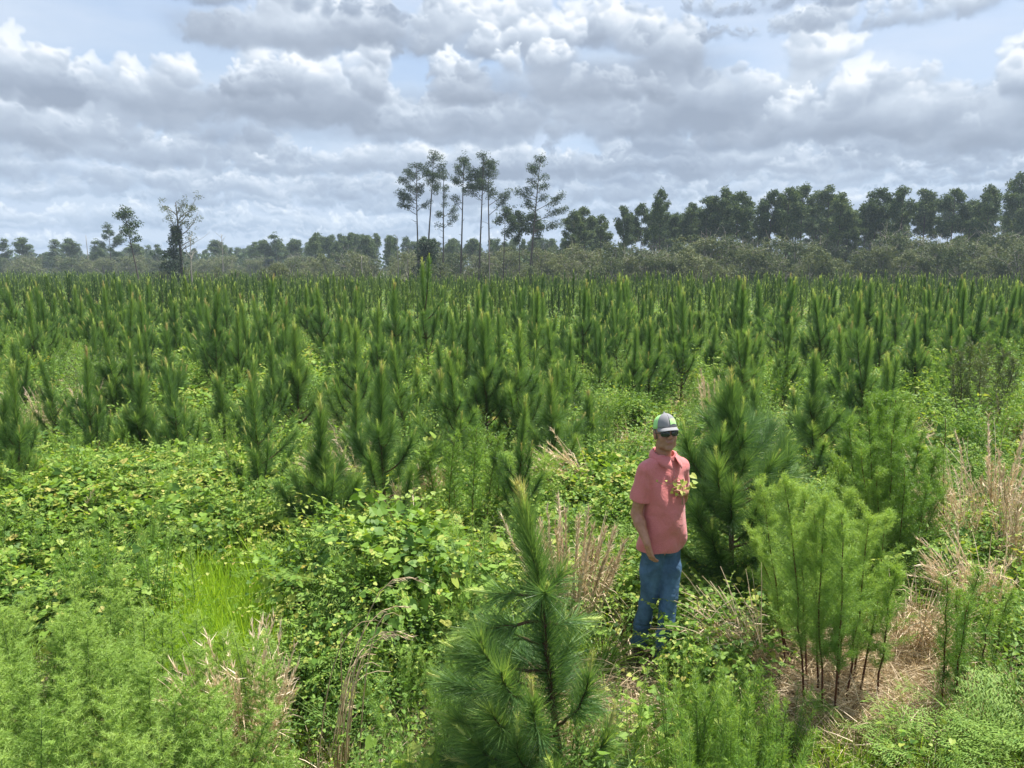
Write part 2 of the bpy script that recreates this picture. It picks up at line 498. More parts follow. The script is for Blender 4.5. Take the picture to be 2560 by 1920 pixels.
def at_y(px, py, y):
    r = ray(px, py)
    return np.array([0, 0, CAM_H]) + r * (y / r[1])
def scatter(name, protos, P, rotz_, scale, idx, label, cat, tiltx=None, tilty=None):
    """one object of countless pieces: instances of the prototype meshes on points"""
    P = np.asarray(P, np.float32); n = len(P)
    me = bpy.data.meshes.new(name + '_points')
    me.vertices.add(n); me.vertices.foreach_set('co', P.ravel())
    rot = np.zeros((n, 3), np.float32); rot[:, 2] = rotz_
    if tiltx is not None: rot[:, 0] = tiltx
    if tilty is not None: rot[:, 1] = tilty
    a = me.attributes.new('rot', 'FLOAT_VECTOR', 'POINT'); a.data.foreach_set('vector', rot.ravel())
    sc = np.asarray(scale, np.float32)
    if sc.ndim == 1: sc = np.repeat(sc[:, None], 3, 1)
    a = me.attributes.new('scl', 'FLOAT_VECTOR', 'POINT'); a.data.foreach_set('vector', np.ascontiguousarray(sc).ravel())
    a = me.attributes.new('idx', 'INT', 'POINT'); a.data.foreach_set('value', np.asarray(idx, np.int32))
    o = obj(name, me)
    tag(o, label, cat, kind='stuff')
    pc = bpy.data.collections.new(name + '_pieces')           # not linked to the scene: only the scattered copies appear
    for i, p in enumerate(protos):
        po = bpy.data.objects.new('%s_piece_%03d' % (name, i), p)
        pc.objects.link(po)
    ng = bpy.data.node_groups.new(name, 'GeometryNodeTree')
    ng.interface.new_socket('Geometry', in_out='INPUT', socket_type='NodeSocketGeometry')
    ng.interface.new_socket('Geometry', in_out='OUTPUT', socket_type='NodeSocketGeometry')
    N = ng.nodes; L = ng.links
    gi = N.new('NodeGroupInput'); go = N.new('NodeGroupOutput')
    ci = N.new('GeometryNodeCollectionInfo')
    ci.inputs['Collection'].default_value = pc
    ci.inputs['Separate Children'].default_value = True
    ip = N.new('GeometryNodeInstanceOnPoints')
    def named(nm, typ):
        x = N.new('GeometryNodeInputNamedAttribute'); x.data_type = typ
        x.inputs['Name'].default_value = nm
        return x.outputs['Attribute']
    L.new(gi.outputs[0], ip.inputs['Points'])
    L.new(ci.outputs[0], ip.inputs['Instance'])
    ip.inputs['Pick Instance'].default_value = True
    L.new(named('idx', 'INT'), ip.inputs['Instance Index'])
    L.new(named('rot', 'FLOAT_VECTOR'), ip.inputs['Rotation'])
    L.new(named('scl', 'FLOAT_VECTOR'), ip.inputs['Scale'])
    L.new(ip.outputs[0], go.inputs[0])
    md = o.modifiers.new('scatter', 'NODES'); md.node_group = ng
    return o

# ------------------------------------------------------------------ plant builders
def shoot_needles(g, pts, s0, per_m, nlen, nw, rng, tint0=0.35, mat_i=0, spread=(52, 19), segs=1, droop=.12):
    """a bottle-brush of needles along the shoot's polyline, from fraction s0 to its tip"""
    pts = np.asarray(pts); seg = np.linalg.norm(np.diff(pts, axis=0), axis=1); cum = np.concatenate([[0], np.cumsum(seg)]); Lt = cum[-1]
    n = max(6, int(per_m * Lt * (1 - s0)))
    s = s0 + (1 - s0) * rng.random(n) ** 0.85
    d = s * Lt
    i = np.clip(np.searchsorted(cum, d) - 1, 0, len(seg) - 1)
    f = ((d - cum[i]) / np.maximum(seg[i], 1e-6))[:, None]
    P = pts[i] * (1 - f) + pts[i + 1] * f
    T = unit(pts[i + 1] - pts[i])
    rnd = unit(np.cross(T, rng.normal(size=(n, 3))))
    rel = (s - s0) / (1 - s0)
    ang = np.radians(lerp(spread[0], spread[1], rel ** 1.5) + rng.normal(0, 7, n))[:, None]
    D = T * np.cos(ang) + rnd * np.sin(ang)
    L = nlen * (0.75 + 0.4 * rng.random(n)) * (1 - 0.25 * (rel > .93))
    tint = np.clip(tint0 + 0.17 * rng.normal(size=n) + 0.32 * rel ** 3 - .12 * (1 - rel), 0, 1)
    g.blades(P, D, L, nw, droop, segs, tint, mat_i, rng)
def candle(g, p, d, ln, r, rng, tint=.6, mat_i=0, fuzzy=True):
    p = np.asarray(p, float); d = unit(np.asarray(d, float))
    g.tube([p, p + d * ln * .6, p + d * ln], [r, r * .8, r * .25], 5, mat_i, tint)
    if fuzzy:
        n = int(60)
        t = rng.random(n)[:, None]
        P = p + d * ln * t
        rnd = unit(np.cross(d, rng.normal(size=(n, 3))))
        g.blades(P, d * 1.0 + rnd * .55, ln * .38, r * .5, 0, 1, np.clip(tint + .1 * rng.normal(size=n), 0, 1), mat_i, rng)
def curve(p0, d0, L, up, n=6, wig=0.0, rng=None):
    """polyline starting along d0 and bending up"""
    pts = [np.asarray(p0, float)]; d = unit(np.asarray(d0, float))
    for i in range(n):
        pts.append(pts[-1] + d * L / n)
        d = unit(d + np.array([0, 0, up / n]) + (rng.normal(0, wig, 3) if wig else 0))
    return np.array(pts)
def pine_shape(seed, H, lean=(0, 0), vigor=1.0, double=False):
    """trunk polyline and branch polylines of a young planted pine"""
    rng = np.random.default_rng(seed)
    n = 9
    t = np.linspace(0, 1, n)
    bend = rng.normal(0, .035, 2)
    tr = np.stack([lean[0] * t * H + bend[0] * np.sin(t * 3.1), lean[1] * t * H + bend[1] * np.sin(t * 3.1), t * H], 1)
    br = []
    tops = [H]
    nw = rng.integers(4, 6) if H > 1.3 else 3
    lev = np.linspace(.14, .58, nw) + rng.normal(0, .02, nw)
    for k, h in enumerate(lev):
        p = np.array([np.interp(h, t, tr[:, j]) for j in range(3)])
        m = rng.integers(3, 5)
        a0 = rng.random() * 6.28
        for j in range(m):
            a = a0 + 6.28 * j / m + rng.normal(0, .3)
            e = np.radians(rng.uniform(14, 46) + 16 * h)
            Lb = (H * (0.50 - 0.42 * h) + .08) * rng.uniform(.5, 1.2) * vigor * .95
            d = np.array([math.cos(a) * math.cos(e), math.sin(a) * math.cos(e), math.sin(e)])
            c_ = curve(p, d, Lb, rng.uniform(.7, 2.1), 6, .03, rng)
            lim = H * (.46 + .42 * h)
            if c_[-1][2] > lim: c_ = p + (c_ - p) * (lim - p[2]) / (c_[-1][2] - p[2])
            br.append(c_)
    if double:
        a = rng.random() * 6.28
        p = tr[5]
        br.append(curve(p, (math.cos(a) * .35, math.sin(a) * .35, 1), H * .45, .9, 6, .01, rng))
    return tr, br
def build_pine(seed, H, detail, lean=(0, 0), vigor=1.0, double=False, shape=None, tint=.35, nscale=1.0):
    """detail 3: every branch its own mesh; 2: a few meshes; 1: one mesh. Returns a list of (name, Geo, mats, children) or one Geo"""
    rng = np.random.default_rng(seed + 1000)
    tr, br = shape or pine_shape(seed, H, lean, vigor, double)
    per, nl, nw = {3: (1700, .235, .0036), 2: (900, .215, .0058), 1: (190, .16, .018)}[detail]; nl *= nscale
    r0 = .011 * H + .006
    trunk_s0 = .30
    def trunk_geo(mi=0, sides=7):
        g = Geo(); g.tube(tr, np.linspace(r0, .006, len(tr)), sides, mi); return g
    def leader(mi=0):
        g = Geo(); shoot_needles(g, tr, trunk_s0, per * 1.7, nl * 1.08, nw, rng, tint, mi); return g
    cands = []
    cand_n = 0
    def cand_geo(mi=0):
        g = Geo()
        d = tr[-1] - tr[-2]
        k = rng.integers(1, 4)
        candle(g, tr[-1] + unit(d) * .02, d, rng.uniform(.12, .22), .012 if detail == 3 else .014, rng, rng.uniform(.3, .95), mi)
        for j in range(k):
            dd = unit(d) + rng.normal(0, .18, 3)
            candle(g, tr[-1], dd, rng.uniform(.10, .18), .009 if detail == 3 else .012, rng, rng.uniform(.3, 1), mi)
        for b in br:
            if rng.random() < .7:
                d = b[-1] - b[-2]
                candle(g, b[-1] + unit(d) * .05, d, rng.uniform(.06, .13), .008 if detail == 3 else .012, rng, rng.uniform(.5, 1.0), mi)
        return g
    def br_geo(b, mi=0, sides=5):
        g = Geo(); g.tube(b, np.linspace(r0 * .42, .003, len(b)), sides, mi); return g
    def br_need(b, mi=0):
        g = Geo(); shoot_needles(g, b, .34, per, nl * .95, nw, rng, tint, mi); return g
    if detail == 1:
        g = trunk_geo(1, 4)
        g.merge(leader())
        rr_ = rng; d_ = unit(tr[-1] - tr[-2])
        for q_ in range(3): g.blades(tr[-1][None], (d_ + rr_.normal(0, .12, 3))[None], .22, .035, 0, 1, 1.0, 2, rr_)
        for b in br: g.blades(b[-1][None] - [[0, 0, .03]], np.array([[0, 0, 1.]]) + rr_.normal(0, .2, (1, 3)), .17, .035, 0, 1, .9, 2, rr_)
        for b in br:
            if rng.random() < .8: g.merge(br_need(b))
        return g
    out = [('trunk', trunk_geo(), ['pine_bark'], [('needles', leader(), ['needle'])])]
    if detail == 3:
        for b in br:
            out.append(('branch', br_geo(b), ['pine_bark'], [('needles', br_need(b), ['needle'])]))
        out.append(('candles', cand_geo(), ['candle'], []))
    else:
        g = Geo(); gn = Geo()
        for b in br:
            g.merge(br_geo(b, 0, 4)); gn.merge(br_need(b))
        out.append(('branches', g, ['pine_bark'], []))
        out.append(('needles', gn, ['needle'], []))
        out.append(('candles', cand_geo(), ['candle'], []))
    return out
def assemble(name, parts, loc, rz=0, sc=1.0):
    root = empty(name, loc, rz, sc)
    for nm, g, mats, kids in parts:
        p = obj(nm, g.mesh(nm, mats), root)
        for nk, gk, mk in kids:
            k = obj(nk, gk.mesh(nk, mk), p)
            if nk in ('needles', 'leaves', 'leaflets'): k['kind'] = 'stuff'
        if nm in ('needles', 'candles', 'branches', 'leaves', 'leaflets'): p['kind'] = 'stuff'
    return root

HEART = (np.array([(0, 0, 0), (.34, -.14, .05), (.52, .20, .02), (.34, .62, -.02), (0, 1.0, -.10), (-.34, .62, -.02), (-.52, .20, .02), (-.34, -.14, .05), (0, .45, -.06)]),
         np.array([(8, 0, 1), (8, 1, 2), (8, 2, 3), (8, 3, 4), (8, 4, 5), (8, 5, 6), (8, 6, 7), (8, 7, 0)]))
OVAL = (np.array([(0, 0, 0), (.22, .38, .03), (0, 1, -.05), (-.22, .38, .03)]), np.array([(0, 1, 2), (0, 2, 3)]))
def leaf_dome(g, n, rx, rz_, z0, size, tmpl, rng, tint=(.1, .9), up=.75, mat_i=0, inner=.55, cx=0, cy=0, skew=1.0):
    """leaves filling a low uneven dome, denser at its skin, most of them turned to the sky"""
    d = unit(rng.normal(size=(n, 3))); d[:, 2] = np.abs(d[:, 2])
    rr = (inner + (1 - inner) * rng.random(n) ** .6)[:, None]
    lump = 1 + .25 * np.sin(d[:, :1] * 7 + 1.3 * rng.random()) * np.cos(d[:, 1:2] * 6 + rng.random() * 3)
    P = d * rr * lump * np.array([rx, rx, rz_]) + np.array([cx, cy, z0])
    nrm = unit(d * (1 - up) + np.array([0, 0, up]) + rng.normal(0, .38, (n, 3)))
    R = frame_from(nrm, unit(d * np.array([1, 1, .1]) + rng.normal(0, .7, (n, 3))))
    S = size * rng.uniform(.45, 1.3, n)
    ti = tint[0] + (tint[1] - tint[0]) * rng.random(n) ** skew
    g.stamp(tmpl[0], tmpl[1], P, R, S, ti, mat_i)
    return P
def vine_clump(seed, n=240, rx=.5, h=.45, size=.058):
    rng = np.random.default_rng(seed); g = Geo()
    leaf_dome(g, n, rx, h, 0.02, size, HEART, rng, (.05, 1.0), .45, 0, .40, skew=1.4)
    for k in range(9):                                         # runners reaching out with leaves on both sides
        a = rng.random() * 6.28
        p0 = np.array([math.cos(a), math.sin(a), 0]) * rx * .6 + [0, 0, h * .75]
        c = curve(p0, (math.cos(a), math.sin(a), .7), rng.uniform(.2, .45), -.9, 6, .12, rng)
        g.tube(c, .0022, 3, 1)
        m = 8
        i = np.linspace(1, len(c) - 1, m); P = np.stack([np.interp(i, range(len(c)), c[:, j]) for j in range(3)], 1)
        R = frame_from(unit(np.array([0, 0, 1.0]) + rng.normal(0, .45, (m, 3))), rng.normal(size=(m, 3)))
        g.stamp(*HEART, P, R, size * np.linspace(1, .35, m), np.linspace(.45, .95, m) + rng.normal(0, .05, m), 0)
    return g
def shrub_clump(seed, n=520, rx=.38, h=.6, size=.034, stems=10, tmpl=OVAL, tint=(.1, 1), leafmat=0):
    rng = np.random.default_rng(seed); g = Geo()
    for k in range(stems):
        a = rng.random() * 6.28; r = rng.random() ** .5 * rx
        e = np.array([math.cos(a) * r, math.sin(a) * r, h * rng.uniform(.7, 1.1)])
        c = np.array([e * t * [t ** .6, t ** .6, 1] + rng.normal(0, .008, 3) for t in np.linspace(0, 1, 7)])
        g.tube(c, np.linspace(.005, .0015, 7), 3, 1)
        m = n // stems
        f = rng.random(m) ** .75 * 5.9 + .1
        P = np.stack([np.interp(f, range(7), c[:, j]) for j in range(3)], 1)
        side = unit(rng.normal(size=(m, 3)) * [1, 1, .3]);
        P = P + side * (rng.random(m) ** .7 * rx * .34)[:, None]
        R = frame_from(unit(rng.normal(0, .55, (m, 3)) + [0, 0, .8]), side + [0, 0, .6])
        g.stamp(*tmpl, P, R, size * rng.uniform(.6, 1.3, m), np.clip(tint[0] + (tint[1] - tint[0]) * (.25 * rng.random(m) + .75 * rng.random(m) * f / 6), 0, 1), leafmat)
    return g
def feather_plant(seed, h=.9, n=2300, spread=.16, leaf=.030, w=.0022, droop=.2, bottom=.15):
    """dog fennel: a straight stem clothed in thread-like leaves on short side shoots"""
    rng = np.random.default_rng(seed); g = Geo()
    lean = rng.normal(0, .07, 2)
    st = np.array([[lean[0] * t * t * h, lean[1] * t * t * h, t * h] for t in np.linspace(0, 1, 8)])
    g.tube(st, np.linspace(.006, .002, 8), 4, 1)
    ns = 46
    for k in range(ns):
        t = bottom + (1 - bottom) * (k + rng.random()) / ns
        p = np.array([np.interp(t * 7, range(8), st[:, j]) for j in range(3)])
        a = k * 2.4 + rng.normal(0, .4)
        Ls = spread * (1.15 - .75 * t) * rng.uniform(.6, 1.25)
        c = curve(p, (math.cos(a), math.sin(a), .9), Ls, -.1, 4, .06, rng)
        g.tube(c, .0012, 3, 1, cap=False)
        m = n // ns
        f = rng.random(m) * 4
        P = np.stack([np.interp(f, range(5), c[:, j]) for j in range(3)], 1)
        D = unit(rng.normal(size=(m, 3)) + [0, 0, .5] + unit(c[-1] - c[0]) * .9)
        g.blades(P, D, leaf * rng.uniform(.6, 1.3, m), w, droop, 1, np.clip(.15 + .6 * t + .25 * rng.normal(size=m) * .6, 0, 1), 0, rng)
    return g
def rod_plant(seed, h=.8, stems=9, rx=.22, per=260, leaf=.034, w=.0042):
    """bushy upright herb with narrow leaves swept up the stems"""
    rng = np.random.default_rng(seed); g = Geo()
    for k in range(stems):
        a = rng.random() * 6.28; r = rx * rng.random() ** .5
        hh = h * rng.uniform(.65, 1.1)
        st = np.array([[math.cos(a) * r * t ** 1.2 + .03 * math.cos(a), math.sin(a) * r * t ** 1.2 + .03 * math.sin(a), t * hh] for t in np.linspace(0, 1, 7)])
        g.tube(st, np.linspace(.0045, .0015, 7), 3, 1)
        m = per
        f = (.15 + .85 * rng.random(m) ** .8) * 6
        P = np.stack([np.interp(f, range(7), st[:, j]) for j in range(3)], 1)
        tdir = unit(st[-1] - st[0]); rnd = unit(np.cross(tdir, rng.normal(size=(m, 3))))
        # short side shoots
        off = rng.random(m)[:, None] ** 1.5 * .07 * (1.15 - f[:, None] / 6)
        D = unit(tdir * rng.uniform(.7, 1.6, m)[:, None] + rnd)
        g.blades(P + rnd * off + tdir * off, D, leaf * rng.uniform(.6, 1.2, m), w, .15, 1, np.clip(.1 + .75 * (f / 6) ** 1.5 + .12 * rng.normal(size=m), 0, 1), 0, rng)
    return g
def fern_clump(seed, fronds=7, L=.5):
    rng = np.random.default_rng(seed); g = Geo()
    for k in range(fronds):
        a = rng.random() * 6.28
        c = curve((0, 0, 0), (math.cos(a) * .55, math.sin(a) * .55, 1), L * rng.uniform(.7, 1.2), -1.3, 12, .02, rng)
        g.tube(c, np.linspace(.003, .001, 13), 3, 1)
        side0 = np.array([-math.sin(a), math.cos(a), 0])
        for i in range(3, 13):
            for s in (-1, 1):
                env = math.sin(min(1, (i - 2) / 11) * math.pi * .92) ** .7
                Lp = L * .30 * env + .01
                d = unit(side0 * s + unit(c[i] - c[i - 1]) * .45 + rng.normal(0, .16, 3))
                nl = 7
                q = np.linspace(.1, 1, nl)[:, None]
                P = c[i] + d * Lp * q
                for s2 in (-1, 1):
                    fw = unit(c[i] - c[i - 1])
                    D = np.repeat((fw * s2 + d * .5)[None], nl, 0)
                    g.blades(P, D + rng.normal(0, .15, D.shape), Lp * .26 * (1.15 - q[:, 0]) * rng.uniform(.7, 1.3, nl), .008, .1, 1, np.clip(.5 + .25 * rng.normal(size=nl), 0, 1), 0, rng, flat=True)
    return g
def grass_tuft(seed, n=70, h=.42, spread=.16, w=.006, mat_i=0, droop=.45, tint=(.1, 1), out=.35, segs=3):
    rng = np.random.default_rng(seed); g = Geo()
    a = rng.random(n) * 6.28; r = spread * rng.random(n) ** .6
    P = np.stack([np.cos(a) * r, np.sin(a) * r, np.zeros(n)], 1)
    D = np.stack([np.cos(a) * out, np.sin(a) * out, np.ones(n)], 1) + rng.normal(0, .20, (n, 3))
    g.blades(P, D, h * rng.uniform(.55, 1.2, n), w, droop * rng.uniform(.3, 1.2, n), segs, tint[0] + (tint[1] - tint[0]) * rng.random(n), mat_i, rng)
    return g
def dry_grass(seed, n=55, h=.9, plume=True, arch=.5, spread=.10, lean=(0, 0), w=.004, out=.22, pl=1.0):
    """dead broomsedge: straw stems, arching, with fluffy seed heads"""
    rng = np.random.default_rng(seed); g = Geo()
    for k in range(n):
        a = rng.random() * 6.28; r = spread * rng.random()
        d = np.array([math.cos(a) * out + lean[0] + rng.normal(0, .1), math.sin(a) * out + lean[1] + rng.normal(0, .1), 1])
        hh = h * rng.uniform(.5, 1.1)
        c = curve((math.cos(a) * r, math.sin(a) * r, 0), d, hh, -arch * rng.uniform(.4, 1.6), 7, .03, rng)
        ti = rng.uniform(.5, 1)
        g.tube(c, np.linspace(.0046, .0022, 8), 3, 0, ti, cap=False)
        if plume and rng.random() < .65:
            m = int(80 * pl)
            f = 3.6 + 3.4 * rng.random(m)
            P = np.stack([np.interp(f, range(8), c[:, j]) for j in range(3)], 1)
            td = unit(c[-1] - c[3]); D = td * 1.5 + rng.normal(0, .5, (m, 3))
            g.blades(P, D, rng.uniform(.04, .09, m), w * 1.0, .1, 1, np.clip(ti + rng.normal(0, .15, m), .2, 1), 0, rng)
        m = 7
        f = rng.random(m) * 5
        P = np.stack([np.interp(f, range(8), c[:, j]) for j in range(3)], 1)
        g.blades(P, rng.normal(size=(m, 3)) * .6 + [0, 0, .8], rng.uniform(.12, .3, m), w, .6, 2, np.clip(ti - .15 + rng.normal(0, .12, m), 0, 1), 0, rng)
    return g
def thatch(seed, n=240, r=.35):
    rng = np.random.default_rng(seed); g = Geo()
    P = np.stack([rng.normal(0, r * .5, n), rng.normal(0, r * .5, n), rng.random(n) ** 2 * .16 + .01], 1)
    g.blades(P, rng.normal(size=(n, 3)) * [1, 1, .25] + [0, 0, .08], rng.uniform(.12, .4, n), .004, .12, 2, rng.random(n) * .85, 0, rng)
    return g
# trees far off -------------------------------------------------------------
def puff(g, C, r, n, size, rng, mat_i=0, tint=(.0, 1), flatz=.7):
    """a knot of foliage round each centre C (k,3)"""
    k = len(C)
    d = unit(rng.normal(size=(k, n, 3))) * (.35 + .65 * rng.random((k, n, 1)) ** .5)
    r = np.broadcast_to(np.asarray(r, float), (k,))[:, None, None]
    P = (C[:, None] + d * r * np.array([1, 1, flatz])).reshape(-1, 3)
    m = len(P)
    D = unit(d.reshape(-1, 3) + rng.normal(0, .6, (m, 3)))
    g.blades(P, D, size * rng.uniform(.6, 1.3, m), size * .55, .1, 1, tint[0] + (tint[1] - tint[0]) * rng.random(m), mat_i, rng)
def tall_pine(seed, H, cfrac=.35, cw=3.0, lean=0.0, top_w=.5, dens=1.0, limbs=None, r0=None, n_low=2, size=.30):
    """bare stem, then a crown of knotted clumps on crooked limbs. Returns trunk Geo, limb Geo, foliage Geo"""
    rng = np.random.default_rng(seed)
    t = np.linspace(0, 1, 12)
    bx = rng.normal(0, .010 * H); ph = rng.random() * 2
    tr = np.stack([lean * H * t + bx * np.sin(t * 3.5 + ph) - bx * math.sin(ph), rng.normal(0, .01 * H) * np.sin(t * 3), t * H], 1)
    gt, gl, gf = Geo(), Geo(), Geo()
    r0 = r0 or .0080 * H + .03
    gt.tube(tr, np.linspace(r0, r0 * .22, 12), 6, 0)
    lo = 1 - cfrac
    n = int(15 * dens)
    L_ = []
    for k in range(n):
        h = lo + (1 - lo) * (k + rng.random()) / n
        rel = (h - lo) / (1 - lo)
        env = math.sin(math.pi * min(.96, .22 + rel * .76)) ** .8 * (1 - .35 * rel * (1 - top_w))
        a = rng.random() * 6.28
        L_.append((h, a, cw * .5 * env * rng.uniform(.7, 1.2), rng.uniform(.15, .75)))
    for l in (limbs or []):
        L_.append(l)
    for h, a, Lb, el_ in L_:
        p = np.array([np.interp(h, t, tr[:, j]) for j in range(3)])
        c = curve(p, (math.cos(a), math.sin(a), el_), Lb, .5, 5, .12, rng)
        gl.tube(c, np.linspace(r0 * .28, .02, 6), 4, 0)
        m = max(4, int(Lb * 5.0))
        f = lerp(2.0, 5.0, rng.random(m) ** .7); f[0] = 5
        C = np.stack([np.interp(f, range(6), c[:, j]) for j in range(3)], 1) + rng.normal(0, .26, (m, 3)) * [1, 1, .7]
        puff(gf, C, rng.uniform(.38, .70, m), 38, size, rng)
    C = tr[-1] + rng.normal(0, .32, (5, 3)); puff(gf, C, .45, 22, size, rng)
    for k in range(n_low):
        h = rng.uniform(min(.35, lo * .6), lo); a = rng.random() * 6.28
        p = np.array([np.interp(h, t, tr[:, j]) for j in range(3)])
        gl.tube(curve(p, (math.cos(a), math.sin(a), .3), rng.uniform(.4, 1.3), .2, 3, .1, rng), [.05, .04, .03, .015], 3, 0)
    return gt, gl, gf
def broad_tree(seed, H, W_, lobes=9, dens=1.0, size=.30, z0=.1, twigs=False):
    rng = np.random.default_rng(seed)
    gt, gl, gf = Geo(), Geo(), Geo()
    tr = np.array([[rng.normal(0, .02 * H) * t, 0, t * H * .75] for t in np.linspace(0, 1, 6)])
    gt.tube(tr, np.linspace(.018 * H + .04, .04, 6), 6, 0)
    for k in range(lobes):
        a = rng.random() * 6.28; rr = W_ * .5 * rng.random() ** .6 * .85
        z = H * lerp(z0 + .12, .86, rng.random())
        rr *= math.sin(math.pi * min(.93, (z / H) * .8 + .18))
        C0 = np.array([math.cos(a) * rr, math.sin(a) * rr, z])
        p = np.array([0, 0, z * .5])
        gl.tube(np.array([p, lerp(p, C0, .55) + [0, 0, .2], C0]), [.09, .06, .03], 4, 0)
        R_ = W_ * rng.uniform(.15, .25)
        m = int(26 * dens)
        C = C0 + unit(rng.normal(size=(m, 3))) * R_ * rng.random((m, 1)) ** .4 * [1, 1, .8]
        puff(gf, C, .38, 13, size, rng)
        if twigs:
            for q in range(5):
                d = rng.normal(size=3) * [1, 1, .5] + [0, 0, .6]
                gl.tube(curve(C0, d, R_ * 1.6, .2, 3, .2, rng), [.03, .02, .015, .008], 3, 1)
    return gt, gl, gf

# ------------------------------------------------------------------ ground
def gh(x, y):
    x = np.asarray(x, float); y = np.asarray(y, float)
    return 0.045 * np.sin(x * 1.1 + 1) * np.sin(y * .9) + 0.03 * np.sin(x * 2.7 + y * 1.9) - 0.02
def ground_mesh():
    rr = np.concatenate([np.linspace(0, 14, 64), np.geomspace(14.6, 3000, 50)])
    na = 120
    a = np.arange(na) * 2 * math.pi / na
    V = [(0, 0, float(gh(0, 0)))]
    for r in rr[1:]:
        x = r * np.cos(a); y = r * np.sin(a)
        z = gh(x, y) * (1 if r < 60 else 0)
        V += list(zip(x, y, z))
    F = [(0, 1 + j, 1 + (j + 1) % na) for j in range(na)]
    for i in range(len(rr) - 2):
        b = 1 + i * na
        for j in range(na):
            j2 = (j + 1) % na
            F += [(b + j, b + na + j, b + na + j2), (b + j, b + na + j2, b + j2)]
    g = Geo(); g.add(V, F, 0, .5, True)
    return g.mesh('ground', ['ground'])
gr = obj('ground', ground_mesh()); gr['kind'] = 'structure'

# ------------------------------------------------------------------ far woods
def place_tree(name, geos, mats, loc, rz, label, cat, group, sc=1.0, names=('trunk', 'limbs', 'foliage')):
    root = empty(name, loc, rz, sc)
    for g, nm, mt in zip(geos, names, mats):
        if g.n: 
            p = obj(nm, g.mesh(nm, mt), root)
            if nm in ('foliage', 'limbs'): p['kind'] = 'stuff'
    return tag(root, label, cat, group)
def at_depth(px, y, z=0.0):
    """ground point seen in column px at distance y ahead"""
    r = ray(px, 675)
    return (r[0] / r[1] * y * 1.0, y, z)
def height_for(py, y):
    r = ray(1280, py)
    return CAM_H + r[2] / r[1] * y
lone = [  # px of stem foot, px/py of top, distance, crown share, crown width, limbs, label
    (1046, 1050, 412, 120, .36, 6.6, [(.60, math.pi, 4.6, .55), (.63, 0, 2.2, .9)], 'tall bare-stemmed pine leftmost in the row of seven, long low limb reaching left'),
    (1066, 1081, 384, 122, .31, 5.0, [], 'tall leaning pine, second from the left in the row of seven lone pines'),
    (1107, 1113, 432, 124, .50, 2.8, [(.62, 0, 2.6, .5), (.52, 0, 2.9, .8)], 'thin sparse-crowned lone pine, third from the left in the row of seven'),
    (1150, 1163, 394, 118, .30, 4.8, [(.60, math.pi, 2.5, 1.2)], 'tall lone pine in the middle of the row of seven, round open crown'),
    (1196, 1211, 387, 119, .31, 5.0, [(.66, math.pi, 2.5, 1.0)], 'tall lone pine touching crowns with its right neighbour, fifth of the seven'),
    (1222, 1231, 405, 121, .30, 4.8, [(.58, 0, 4.2, .9), (.66, 0, 3.6, .6)], 'lone pine with a forked limb rising to the right, sixth of the seven'),
    (1320, 1351, 391, 112, .42, 4.6, [(.52, 0, 4.9, .28), (.45, 0, 4.0, .12), (.68, math.pi, 3.2, .2), (.60, 0, 4.6, .45)], 'tall leaning pine standing apart at the right end of the row, long limbs reaching right'),
    (1258, 1263, 523, 116, .36, 3.6, [], 'dark middling pine just left of the leaning lone pine'),
    (1296, 1299, 530, 118, .42, 2.6, [], 'small narrow pine immediately left of the leaning lone pine'),
    (1330, 1334, 536, 117, .34, 3.4, [], 'small bushy-topped pine half hidden behind the leaning lone pine'),
    (349, 324, 527, 95, .38, 2.4, [], 'thin lone pine with a small tufted crown left of the tall broadleaf tree'),
    (280, 278, 562, 190, .62, 7.0, [], 'pale hazy pine rising above the far wood, left of the thin lone pine'),
]
for i, (bx, tx, ty, y, cf, cw, limbs, lab) in enumerate(lone):
    H = height_for(ty, y)
    p = at_depth(bx, y)
    dx = at_depth(tx, y)[0] - p[0]
    sz = .20 if H > 15 else .26
    place_tree('lone_pine', tall_pine(500 + i, H, cf, cw, dx / H, .5, .95 if i not in (2, 10) else .6, limbs, None, 4, sz), [['old_bark'], ['old_bark'], ['lone_crown']], p, 0, lab, 'pine tree', 'lone tall pines in front of the woods')
# the broadleaf tree with dark creeper on its lower stem
y = 105
p = at_depth(452, y); H = height_for(486, y)
gt, gl, gf = Geo(), Geo(), Geo()
rng = np.random.default_rng(91)
tr = np.array([[.12 * math.sin(t * 4), 0, t * H * .92] for t in np.linspace(0, 1, 9)])
gt.tube(tr, np.linspace(.26, .05, 9), 6, 0)
for k, (z, dx, dz, n) in enumerate([(.45, 2.6, 1.8, 7), (.55, 3.4, 3.2, 9), (.62, -1.6, 2.4, 9), (.70, 4.3, 2.6, 12), (.72, 1.8, 2.8, 11), (.78, -1.5, 2.0, 9), (.80, .8, 2.0, 10), (.66, 1.2, 1.0, 7), (.5, -.9, 1, 5)]):
    z0 = H * z
    c = curve((0, 0, z0), (dx, rng.normal(0, .7), dz), math.hypot(dx, dz), .2, 6, .14, rng)
    gl.tube(c, np.linspace(.09, .02, 7), 4, 0)
    f = 6 * rng.random(n * 2) ** .6
    C = np.stack([np.interp(f, range(7), c[:, j]) for j in range(3)], 1) + rng.normal(0, .38, (n * 2, 3))
    puff(gf, C, .32, 16, .19, rng)
gl.tube(curve((0, 0, H * .42), (3.4, 0, 1.5), 5.2, .1, 6, .08, rng), [.06, .05, .04, .03, .02, .015, .01], 4, 0)
root = place_tree('broadleaf_tree', (gt, gl, gf), [['old_bark'], ['dead_wood'], ['crown_broad']], p, 0, 'tall thin-crowned broadleaf tree with dark creeper up its stem, left of the lone pines', 'tree', None)
gd = Geo()
